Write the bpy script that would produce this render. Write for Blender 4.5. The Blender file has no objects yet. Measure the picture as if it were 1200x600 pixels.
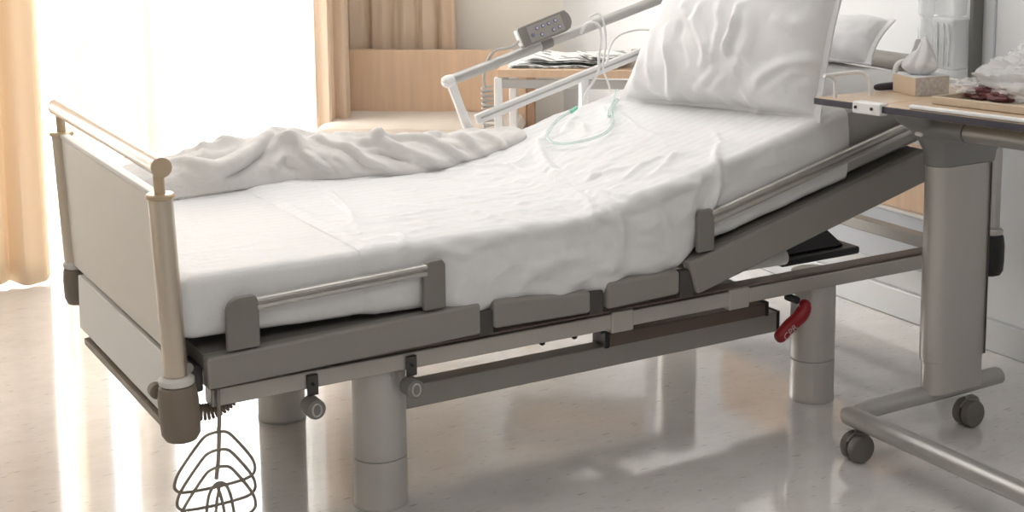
import bpy, math, random
import numpy as np
from mathutils import Vector, Matrix, noise
random.seed(11)
SC = bpy.context.scene; COL = SC.collection
WLOC = {}; WARP = None
# ---------- mesh helpers ----------
class MB:
    def __init__(s): s.V = []; s.F = []; s.S = []
    def add(s, V, F, smooth=True):
        n = len(s.V); s.V += [tuple(map(float, v)) for v in V]; s.F += [tuple(i+n for i in f) for f in F]; s.S += [smooth]*len(F); return s
    def box(s, lo, hi, M=None, smooth=False):
        V = [Vector((x, y, z)) for x in (lo[0], hi[0]) for y in (lo[1], hi[1]) for z in (lo[2], hi[2])]
        if M is not None: V = [M @ v for v in V]
        return s.add(V, [(0,1,3,2),(4,6,7,5),(0,4,5,1),(2,3,7,6),(0,2,6,4),(1,5,7,3)], smooth)
    def prism(s, pts, d, smooth=False):
        """closed 3D outline pts pushed along vector d"""
        n = len(pts); d = Vector(d); P = [Vector(p) for p in pts]
        V = P+[p+d for p in P]
        F = [tuple(range(n))[::-1], tuple(range(n, 2*n))]+[(i, (i+1) % n, n+(i+1) % n, n+i) for i in range(n)]
        nn = Vector((0,0,0))
        for i in range(n): nn += (P[i]-P[0]).cross(P[(i+1) % n]-P[0])
        if nn.dot(d) < 0: F = [f[::-1] for f in F]
        return s.add(V, F, smooth)
    def tube(s, pts, r, n=12, smooth_pts=0, closed=False, rz=None):
        P = [Vector(p) for p in pts]
        for _ in range(smooth_pts):
            Q = [] if closed else [P[0]]
            m = len(P)
            for i in range(m if closed else m-1):
                a, b = P[i], P[(i+1) % m]; Q += [a*.75+b*.25, a*.25+b*.75]
            if not closed: Q.append(P[-1])
            P = Q
        m = len(P); R = r if isinstance(r, (list, tuple)) else [r]*m
        V = []; up = None
        for i in range(m):
            t = (P[(i+1) % m]-P[i-1]) if closed else (P[min(m-1, i+1)]-P[max(0, i-1)])
            t.normalize()
            if up is None: up = t.orthogonal().normalized() if abs(t.z) > .9 else (Vector((0,0,1))-t*t.z).normalized()
            up = (up-t*up.dot(t)).normalized(); sd = t.cross(up)
            rr = R[int(i*len(R)/m)] if len(R) != m else R[i]
            for k in range(n):
                a = 2*math.pi*k/n; V.append(P[i]+up*math.sin(a)*rr*(rz or 1)+sd*math.cos(a)*rr)
        F = [(i*n+k, i*n+(k+1) % n, ((i+1) % m)*n+(k+1) % n, ((i+1) % m)*n+k) for i in range(m if closed else m-1) for k in range(n)]
        if not closed: F += [tuple(range(n))[::-1], tuple((m-1)*n+k for k in range(n))]
        return s.add(V, F)
    def lathe(s, prof, c, axis='z', n=28):
        """prof: (radius, height) list from bottom to top"""
        ax = {'x': ((0,1,0),(0,0,1),(1,0,0)), 'y': ((0,0,1),(1,0,0),(0,1,0)), 'z': ((1,0,0),(0,1,0),(0,0,1))}[axis] if isinstance(axis, str) else axis
        a0, a1, a2 = map(Vector, ax); c = Vector(c); V = []; m = len(prof)
        for r, h in prof:
            for k in range(n):
                a = 2*math.pi*k/n; V.append(c+a0*math.cos(a)*r+a1*math.sin(a)*r+a2*h)
        F = [(i*n+k, i*n+(k+1) % n, (i+1)*n+(k+1) % n, (i+1)*n+k) for i in range(m-1) for k in range(n)]
        F += [tuple(range(n))[::-1], tuple((m-1)*n+k for k in range(n))]
        return s.add(V, F)
    def grid(s, G, flip=False, wrap=False):
        nx, ny = G.shape[:2]; V = G.reshape(-1, 3)
        F = [(i*ny+j, (i+1)*ny+j, (i+1)*ny+j+1, i*ny+j+1) for i in range(nx-1) for j in range(ny-1)]
        if flip: F = [f[::-1] for f in F]
        return s.add(V, F)
def ubox(c, size, ax):     # box helper matrix: centre c, axes ax (ex, ey, ez)
    return Matrix(((ax[0][0],ax[1][0],ax[2][0],c[0]),(ax[0][1],ax[1][1],ax[2][1],c[1]),(ax[0][2],ax[1][2],ax[2][2],c[2]),(0,0,0,1)))
def obj(name, mb, m, parent=None, bevel=0, seg=2, label=None, sub=0, solid=0, kind=None):
    me = bpy.data.meshes.new(name)
    off = Vector(WLOC.get(parent.name, (0,0,0))) if parent else None
    if WARP: mb.V = [WARP(v) for v in mb.V]
    V = [Vector(v) for v in mb.V]
    if parent is None:       # origin at the base of the thing
        lo = [min(v[k] for v in V) for k in range(3)]; hi = [max(v[k] for v in V) for k in range(3)]
        off = Vector(((lo[0]+hi[0])/2, (lo[1]+hi[1])/2, lo[2]))
        loc = off; w = off
    else: loc = Vector((0,0,0)); w = off
    me.from_pydata([v-off for v in V], [], mb.F); me.update()
    me.polygons.foreach_set('use_smooth', mb.S if not bevel else [True]*len(mb.F))
    o = bpy.data.objects.new(name, me); COL.objects.link(o); o.location = loc; o.parent = parent
    WLOC[o.name] = tuple(w)
    me.materials.append(M[m] if isinstance(m, str) else m)
    if not bevel and len(me.polygons) < 60000: me.set_sharp_from_angle(angle=math.radians(28))
    if bevel:
        b = o.modifiers.new('bevel', 'BEVEL'); b.width = bevel; b.segments = seg; b.limit_method = 'ANGLE'; b.angle_limit = math.radians(40); b.harden_normals = True
    if solid:
        b = o.modifiers.new('solid', 'SOLIDIFY'); b.thickness = solid; b.offset = -1
    if sub:
        b = o.modifiers.new('sub', 'SUBSURF'); b.levels = sub; b.render_levels = sub
    if label: o['label'] = label
    if kind: o['kind'] = kind
    return o
def thing(name, label, cat, loc, group=None):
    o = bpy.data.objects.new(name, None); COL.objects.link(o); o.location = loc; o.empty_display_size = .1
    WLOC[o.name] = tuple(loc); o['label'] = label; o['category'] = cat
    if group: o['group'] = group
    return o
def tag(o, label, cat, group=None):
    o['label'] = label; o['category'] = cat
    if group: o['group'] = group
    return o
def struct(name, mb, m, **k): return obj(name, mb, m, kind='structure', **k)
# ---------- materials ----------
M = {}
def mat(name, col, rough=.5, metal=0, bump=0, bscale=60, var=0, vscale=8, alpha=1, trans=0, coat=0, spec=.5, stretch=None, transl=0, ior=1.45, sheen=0):
    m = bpy.data.materials.new(name); m.use_nodes = True; nt = m.node_tree; N = nt.nodes; L = nt.links
    b = N['Principled BSDF']; b.inputs['Base Color'].default_value = (*col, 1); b.inputs['Roughness'].default_value = rough
    b.inputs['Metallic'].default_value = metal; b.inputs['Alpha'].default_value = alpha; b.inputs['Transmission Weight'].default_value = trans
    b.inputs['Coat Weight'].default_value = coat; b.inputs['Specular IOR Level'].default_value = spec; b.inputs['IOR'].default_value = ior
    b.inputs['Sheen Weight'].default_value = sheen
    tc = N.new('ShaderNodeTexCoord'); mp = N.new('ShaderNodeMapping'); L.new(tc.outputs['Object'], mp.inputs['Vector'])
    if stretch: mp.inputs['Scale'].default_value = stretch
    if var:
        n = N.new('ShaderNodeTexNoise'); n.inputs['Scale'].default_value = vscale; n.inputs['Detail'].default_value = 5; L.new(mp.outputs[0], n.inputs['Vector'])
        r = N.new('ShaderNodeValToRGB'); L.new(n.outputs['Fac'], r.inputs['Fac'])
        r.color_ramp.elements[0].position = .3; r.color_ramp.elements[1].position = .7
        r.color_ramp.elements[0].color = (*[c*(1-var) for c in col], 1); r.color_ramp.elements[1].color = (*[min(1, c*(1+var)) for c in col], 1)
        L.new(r.outputs['Color'], b.inputs['Base Color'])
    if bump:
        n = N.new('ShaderNodeTexNoise'); n.inputs['Scale'].default_value = bscale; n.inputs['Detail'].default_value = 4; L.new(mp.outputs[0], n.inputs['Vector'])
        bp = N.new('ShaderNodeBump'); bp.inputs['Strength'].default_value = bump; bp.inputs['Distance'].default_value = .004
        L.new(n.outputs['Fac'], bp.inputs['Height']); L.new(bp.outputs[0], b.inputs['Normal'])
    if transl:
        t = N.new('ShaderNodeBsdfTranslucent'); t.inputs['Color'].default_value = (*col, 1)
        mx = N.new('ShaderNodeMixShader'); mx.inputs[0].default_value = transl
        L.new(b.outputs[0], mx.inputs[1]); L.new(t.outputs[0], mx.inputs[2]); L.new(mx.outputs[0], N['Material Output'].inputs['Surface'])
    M[name] = m; return m
mat('bed_grey', (.30,.28,.255), .42, bump=.05, bscale=300)
mat('bracket_grey', (.24,.225,.205), .5, bump=.05, bscale=300)
mat('aluminium', (.56,.54,.51), .34, metal=.75, var=.04, vscale=30)
mat('leg_grey', (.56,.54,.51), .38, metal=.35, var=.03)
mat('rail_grey', (.52,.49,.455), .38, metal=.5, var=.03)
mat('beam_grey', (.42,.40,.37), .45, metal=.3, var=.03)
mat('brown_plate', (.20,.15,.125), .5, var=.05)
mat('post_metal', (.64,.56,.46), .30, metal=.7, var=.04)
mat('warm_rail', (.66,.52,.36), .32, metal=.55, var=.05)
mat('board_hazy', (.82,.76,.68), .5, bump=.03, bscale=200)  # footboard panel, cream lightened so the colour carries the lens haze
mat('board_white', (.74,.71,.67), .4)
mat('cap_taupe', (.24,.195,.15), .45, bump=.05, bscale=200)
mat('cap_black', (.03,.03,.032), .4)
mat('black', (.018,.018,.02), .45)
mat('dark_steel', (.10,.095,.09), .45, metal=.5)
mat('white_metal', (.84,.83,.82), .32)
mat('rail_tube', (.50,.49,.47), .35, metal=.35)
mat('red', (.30,.012,.02), .38)
mat('red_text', (.62,.42,.42), .5)
mat('remote_grey', (.24,.225,.21), .45)
mat('remote_face', (.36,.34,.305), .5)
mat('button_ring', (.20,.20,.33), .4)
mat('button_dot', (.72,.70,.80), .4)
mat('cord_grey', (.50,.48,.45), .45)
mat('wire', (.36,.33,.28), .35, metal=.6)
mat('mattress_cover', (.50,.49,.48), .7, bump=.2, bscale=400)
mat('pillow_white', (.90,.895,.90), .85, bump=.18, bscale=260, transl=.15, sheen=.2)
mat('blanket_white', (.86,.835,.81), .9, bump=.35, bscale=420, transl=.12, sheen=.3)
mat('wood', (.71,.50,.34), .42, var=.07, vscale=3, stretch=(12,12,.8), coat=.1)
mat('wood_table', (.60,.45,.31), .4, var=.08, vscale=4, stretch=(14,1.5,4), coat=.2)
mat('wood_dark', (.40,.25,.15), .5, var=.08)
mat('wood_tray', (.60,.49,.37), .5, var=.06, vscale=4, stretch=(3,16,3))
mat('bench_cloth', (.58,.50,.42), .9, bump=.4, bscale=300, sheen=.2)
mat('table_edge', (.045,.04,.055), .45)
mat('table_metal', (.44,.43,.41), .33, metal=.55, var=.03)
mat('table_hub', (.30,.30,.295), .42, metal=.25)
mat('column_metal', (.56,.535,.51), .36, metal=.6, var=.04, stretch=(1,1,.1))
mat('castor_tyre', (.16,.145,.125), .55)
mat('castor_hood', (.24,.23,.215), .4)
mat('white_paper', (.86,.86,.87), .7, transl=.2)
mat('card_tan', (.70,.56,.42), .6)
mat('box_pattern', (.62,.58,.54), .6, var=.2, vscale=120)
mat('food_purple', (.16,.055,.06), .5, var=.5, vscale=30, bump=.4, bscale=50)
mat('wall_warm', (.82,.78,.71), .7, bump=.03, bscale=200)
mat('wall_grey', (.81,.82,.825), .7, bump=.03, bscale=200)
mat('ceiling_white', (.8,.79,.77), .8)
mat('guard_blue', (.58,.61,.66), .45)
mat('base_metal', (.62,.63,.64), .35, metal=.2)
mat('curtain_tan', (.88,.74,.59), .85, bump=.25, bscale=500, transl=.45)
mat('curtain_peach', (.94,.78,.58), .85, bump=.2, bscale=500, transl=.17)
mat('frame_white', (.8,.78,.75), .4)
mat('jar_steel', (.22,.22,.20), .4, metal=.3)
mat('tube_clear', (.72,.88,.82), .15, alpha=.5)
mat('tube_white', (.82,.82,.81), .35)
def clear(name, col, a, rough=.1, wr=0):
    m = mat(name, col, rough, alpha=a, bump=wr, bscale=28, spec=.8); return m
clear('bag_film', (.93,.93,.94), .36, .22, .5)
clear('jar_plastic', (.80,.82,.83), .40, .08)
# sheer curtain: light passes through the weave
def sheer(name, col, op):
    m = bpy.data.materials.new(name); m.use_nodes = True; nt = m.node_tree; N = nt.nodes; L = nt.links; N.clear()
    o = N.new('ShaderNodeOutputMaterial'); d = N.new('ShaderNodeBsdfDiffuse'); t = N.new('ShaderNodeBsdfTranslucent'); tr = N.new('ShaderNodeBsdfTransparent')
    for n in (d, t): n.inputs['Color'].default_value = (*col, 1)
    a = N.new('ShaderNodeMixShader'); a.inputs[0].default_value = .65; L.new(d.outputs[0], a.inputs[1]); L.new(t.outputs[0], a.inputs[2])
    b = N.new('ShaderNodeMixShader'); b.inputs[0].default_value = op; L.new(tr.outputs[0], b.inputs[1]); L.new(a.outputs[0], b.inputs[2]); L.new(b.outputs[0], o.inputs['Surface'])
    M[name] = m
sheer('sheer_white', (.97,.95,.91), .62); mat('sheer_cream', (.93,.85,.74), .9, transl=.09)
def glass():
    m = bpy.data.materials.new('window_glass'); m.use_nodes = True; nt = m.node_tree; N = nt.nodes; L = nt.links; N.clear()
    o = N.new('ShaderNodeOutputMaterial'); g = N.new('ShaderNodeBsdfGlossy'); tr = N.new('ShaderNodeBsdfTransparent'); g.inputs['Roughness'].default_value = .02
    a = N.new('ShaderNodeMixShader'); a.inputs[0].default_value = .05; L.new(tr.outputs[0], a.inputs[1]); L.new(g.outputs[0], a.inputs[2]); L.new(a.outputs[0], o.inputs['Surface'])
    M['window_glass'] = m
glass()
def sheet_mat(name, col, sy=.03):
    """white hospital cotton with woven satin stripes along the bed"""
    m = mat(name, col, .82, bump=0, sheen=.15); nt = m.node_tree; N = nt.nodes; L = nt.links; b = N['Principled BSDF']
    g = N.new('ShaderNodeNewGeometry'); s = N.new('ShaderNodeSeparateXYZ'); L.new(g.outputs['Position'], s.inputs[0])
    k = N.new('ShaderNodeMath'); k.operation = 'MULTIPLY'; k.inputs[1].default_value = 2*math.pi/sy; L.new(s.outputs['Y'], k.inputs[0])
    w = N.new('ShaderNodeMath'); w.operation = 'SINE'; L.new(k.outputs[0], w.inputs[0])
    c = N.new('ShaderNodeMapRange'); c.inputs['From Min'].default_value = -.25; c.inputs['From Max'].default_value = .25; L.new(w.outputs[0], c.inputs['Value'])
    r = N.new('ShaderNodeMapRange'); r.inputs['To Min'].default_value = .85; r.inputs['To Max'].default_value = .55; L.new(c.outputs[0], r.inputs['Value']); L.new(r.outputs[0], b.inputs['Roughness'])
    mx = N.new('ShaderNodeMix'); mx.data_type = 'RGBA'; L.new(c.outputs[0], mx.inputs['Factor'])
    mx.inputs['A'].default_value = (*col, 1); mx.inputs['B'].default_value = (*[q*.955 for q in col], 1); L.new(mx.outputs['Result'], b.inputs['Base Color'])
    n = N.new('ShaderNodeTexNoise'); n.inputs['Scale'].default_value = 34; n.inputs['Detail'].default_value = 5; L.new(g.outputs['Position'], n.inputs['Vector'])
    ad = N.new('ShaderNodeMath'); ad.operation = 'MULTIPLY_ADD'; ad.inputs[1].default_value = .12; L.new(c.outputs[0], ad.inputs[0]); L.new(n.outputs['Fac'], ad.inputs[2])
    bp = N.new('ShaderNodeBump'); bp.inputs['Strength'].default_value = .28; bp.inputs['Distance'].default_value = .006; L.new(ad.outputs[0], bp.inputs['Height']); L.new(bp.outputs[0], b.inputs['Normal'])
sheet_mat('sheet_striped', (.83,.825,.82)); sheet_mat('draw_cotton', (.84,.838,.84), .034)
def floor_mat():
    m = bpy.data.materials.new('vinyl_floor'); m.use_nodes = True; nt = m.node_tree; N = nt.nodes; L = nt.links; b = N['Principled BSDF']
    tc = N.new('ShaderNodeTexCoord'); mp = N.new('ShaderNodeMapping'); L.new(tc.outputs['Object'], mp.inputs['Vector']); mp.inputs['Scale'].default_value = (1, 1.7, 1); mp.inputs['Rotation'].default_value = (0,0,.5)
    n = N.new('ShaderNodeTexNoise'); n.inputs['Scale'].default_value = 9; n.inputs['Detail'].default_value = 8; n.inputs['Roughness'].default_value = .65; L.new(mp.outputs[0], n.inputs['Vector'])
    r = N.new('ShaderNodeValToRGB'); e = r.color_ramp.elements; e[0].position = .30; e[0].color = (.63,.61,.59,1); e[1].position = .62; e[1].color = (.70,.68,.66,1); L.new(n.outputs['Fac'], r.inputs[0])
    mp2 = N.new('ShaderNodeMapping'); L.new(tc.outputs['Object'], mp2.inputs['Vector']); mp2.inputs['Scale'].default_value = (16, 75, 1); mp2.inputs['Rotation'].default_value = (0,0,.12)
    n2 = N.new('ShaderNodeTexNoise'); n2.inputs['Scale'].default_value = 1.4; n2.inputs['Detail'].default_value = 3; L.new(mp2.outputs[0], n2.inputs['Vector'])
    r2 = N.new('ShaderNodeValToRGB'); e = r2.color_ramp.elements; e[0].position = .64; e[0].color = (0,0,0,1); e[1].position = .72; e[1].color = (.6,.6,.6,1); L.new(n2.outputs['Fac'], r2.inputs[0])
    mx = N.new('ShaderNodeMix'); mx.data_type = 'RGBA'; L.new(r2.outputs[0], mx.inputs['Factor']); L.new(r.outputs[0], mx.inputs['A']); mx.inputs['B'].default_value = (.30,.27,.24,1)
    L.new(mx.outputs['Result'], b.inputs['Base Color'])
    b.inputs['Roughness'].default_value = .10; b.inputs['Specular IOR Level'].default_value = .8; b.inputs['Coat Weight'].default_value = .4; b.inputs['Coat Roughness'].default_value = .04; b.inputs['Coat IOR'].default_value = 1.6
    n3 = N.new('ShaderNodeTexNoise'); n3.inputs['Scale'].default_value = 2.2; n3.inputs['Detail'].default_value = 2; L.new(tc.outputs['Object'], n3.inputs['Vector'])
    bp = N.new('ShaderNodeBump'); bp.inputs['Strength'].default_value = .06; bp.inputs['Distance'].default_value = .01; L.new(n3.outputs['Fac'], bp.inputs['Height']); L.new(bp.outputs[0], b.inputs['Normal'])
    M['floor'] = m
floor_mat()
def paper_mat():
    m = mat('newsprint', (.74,.74,.72), .8); nt = m.node_tree; N = nt.nodes; L = nt.links; b = N['Principled BSDF']
    tc = N.new('ShaderNodeTexCoord'); mp = N.new('ShaderNodeMapping'); mp.inputs['Scale'].default_value = (60, 18, 18); L.new(tc.outputs['Object'], mp.inputs['Vector'])
    v = N.new('ShaderNodeTexVoronoi'); v.inputs['Scale'].default_value = 1; L.new(mp.outputs[0], v.inputs['Vector'])
    r = N.new('ShaderNodeValToRGB'); e = r.color_ramp.elements; r.color_ramp.interpolation = 'CONSTANT'; e[0].color = (.78,.78,.76,1); e[1].position = .6; e[1].color = (.33,.33,.32,1); L.new(v.outputs['Color'], r.inputs[0]); L.new(r.outputs[0], b.inputs['Base Color'])
paper_mat()
# ---------- soft goods: base surfaces (numpy) ----------
Y0, Y1 = -.095, .745
def zt(x):                      # top of the mattress along the bed
    t = (np.asarray(x, float)-.535)/.03
    return .624+.247*.03*np.where(t > 30, t, np.log1p(np.exp(np.minimum(t, 30))))
def zb(x): return np.interp(x, [-.48,.2,.55,.72,.85,1.6], [.492,.474,.470,.488,.520,.70])
def section(x, off=0., ymin_in=.03):
    r = .022; b = float(zb(x)); t = float(zt(x)); P = []
    P.append((Y0+.03, b-.002))
    for k in range(4):
        a = math.pi*1.5-math.pi/2*(k/3); P.append((Y0+.02+.02*math.cos(a), b+.02+.02*math.sin(a)))
    for k in range(1, 5): P.append((Y0-.004*math.sin(math.pi*k/5), b+.02+(t-r-b-.02)*k/5))
    for k in range(5):
        a = math.pi-math.pi/2*k/4; P.append((Y0+r+r*math.cos(a), t-r+r*math.sin(a)))
    m = P[:]
    for k in range(1, 20): P.append((Y0+r+(Y1-Y0-2*r)*k/20, t))
    P += [(Y0+Y1-y, z) for y, z in reversed(m)]
    return np.array(P)
def resample(P, n):
    L = np.concatenate([[0], np.cumsum(np.linalg.norm(np.diff(P, axis=0), axis=1))])
    s = np.linspace(0, L[-1], n)
    return np.stack([np.interp(s, L, P[:, k]) for k in range(P.shape[1])], 1)
def shell(x0, x1, nx, ny, drop0=0, drop1=0):
    G = np.zeros((nx, ny, 3))
    for i in range(nx):
        x = x0+(x1-x0)*i/(nx-1)
        P = section(x); P = P[drop0:len(P)-drop1]
        Q = resample(P, ny); G[i, :, 0] = x; G[i, :, 1:] = Q
    return G
def normals(G):
    du = np.gradient(G, axis=0); dv = np.gradient(G, axis=1)
    n = np.cross(du, dv); n = n/np.maximum(1e-9, np.linalg.norm(n, axis=2, keepdims=True))
    return n
MT = np.array([(-.42,.74,.06,.02),(-.38,.735,.11,.065),(-.27,.745,.125,.085),(-.12,.765,.125,.10),(-.02,.785,.12,.115),(.07,.785,.11,.115),(.19,.74,.12,.095),(.37,.715,.125,.082),(.54,.72,.10,.062),(.64,.71,.09,.045),(.72,.69,.06,.022),(.78,.68,.03,.01)])
def mound(nx=190, ny=96):
    G = np.zeros((nx, ny, 3))
    for i in range(nx):
        u = i/(nx-1); x = -.40+1.15*u
        c, w, h = [np.interp(x, MT[:, 0], MT[:, k]) for k in (1, 2, 3)]
        for j in range(ny):
            a = math.pi*(-.04+1.06*j/(ny-1)); s = math.sin(a); co = math.cos(a)
            y = c-w*(abs(co)**.8*(1 if co > 0 else -1))
            z = float(zt(x))+.004+(h*max(0, s)**.75 if s > 0 else .012*s)-max(0, y-.76)*.5
            G[i, j] = (x, min(y, .88), z)
    return G
def pillow_grid(A, B, up, W, H, T, skew=0, nu=190, nv=140, belly=.45):
    """front sheet and back sheet of a pillow standing on the line A-B"""
    A, B, up = map(np.array, (A, B, up)); ex = (B-A)/np.linalg.norm(B-A)
    ey = up-ex*np.dot(up, ex); ey /= np.linalg.norm(ey); ez = np.cross(ex, ey)
    if ez[0] > 0: ez = -ez                  # towards the foot of the bed
    O = (A+B)/2; out = []
    for sgn in (1, -1):
        G = np.zeros((nu, nv, 3))
        for i in range(nu):
            for j in range(nv):
                u = i/(nu-1)*2-1; v = j/(nv-1)*2-1
                fl = .93                                  # flat flange round the edge
                uu = min(1, abs(u)/fl); vv = min(1, abs(v)/fl)
                t = T*((1-uu**2.6)*(1-vv**2.6))**.5*(1-.18*v)+.004
                pin = 1-.05*(1-abs(u)**2)*abs(v)**3; piu = 1-.06*(1-abs(v)**2)*abs(u)**3
                G[i, j] = O+ex*(u*W/2*piu+skew*(1-u)/2*((v+1)/2)**1.3)+ey*(H/2+v*H/2*pin)+ez*t*(sgn if sgn > 0 else -.55)
        out.append(G)
    return out
PILLOW1 = dict(A=(1.075,.635,.756), B=(1.215,-.09,.788), up=(.36,-.02,.93), W=.76, H=.52, T=.115, skew=.15)
PILLOW2 = dict(A=(1.50,.66,.875), B=(1.58,.17,.890), up=(.68,0,.70), W=.60, H=.17, T=.075)
def strokes(G, N, S):
    """S: list of (points, height, width, sharp) ; rounded ridges (height>0) or creases along polylines on the surface"""
    shp = G.shape[:2]; P = G.reshape(-1, 3); Nn = N.reshape(-1, 3); D = np.zeros(len(P))
    for pts, h, w, sharp in S:
        q = np.array(pts, float); L = np.concatenate([[0], np.cumsum(np.linalg.norm(np.diff(q, axis=0), axis=1))])
        # smooth the polyline
        n = max(8, int(L[-1]/.008)); s = np.linspace(0, L[-1], n)
        c = np.stack([np.interp(s, L, q[:, k]) for k in range(3)], 1)
        for _ in range(3): c[1:-1] = .25*c[:-2]+.5*c[1:-1]+.25*c[2:]
        near = np.where(np.min(np.abs(P-c.mean(0)).sum(1)[None], axis=0) < L[-1]*1.3+w*6)[0]
        if not len(near): continue
        pp = P[near]; d2 = ((pp[:, None, :]-c[None])**2).sum(2); k = d2.argmin(1); d = np.sqrt(d2[np.arange(len(near)), k])
        tan = np.gradient(c, axis=0); tan /= np.maximum(1e-9, np.linalg.norm(tan, axis=1, keepdims=True))
        side = (np.cross(Nn[near], tan[k])*(pp-c[k])).sum(1)
        ww = w/sharp+(w-w/sharp)*(.5+.5*np.tanh(side/(w*.35))); f = k/(n-1)
        tap = np.clip(np.minimum(f, 1-f)*4, 0, 1)**.6*(.85+.15*np.sin(f*17+h*900))
        D[near] += h*tap*np.exp(-(d/ww)**2)
    D = D.reshape(shp)
    for _ in range(4):
        D[1:-1] = .25*D[:-2]+.5*D[1:-1]+.25*D[2:]; D[:, 1:-1] = .25*D[:, :-2]+.5*D[:, 1:-1]+.25*D[:, 2:]
    return D
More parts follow.
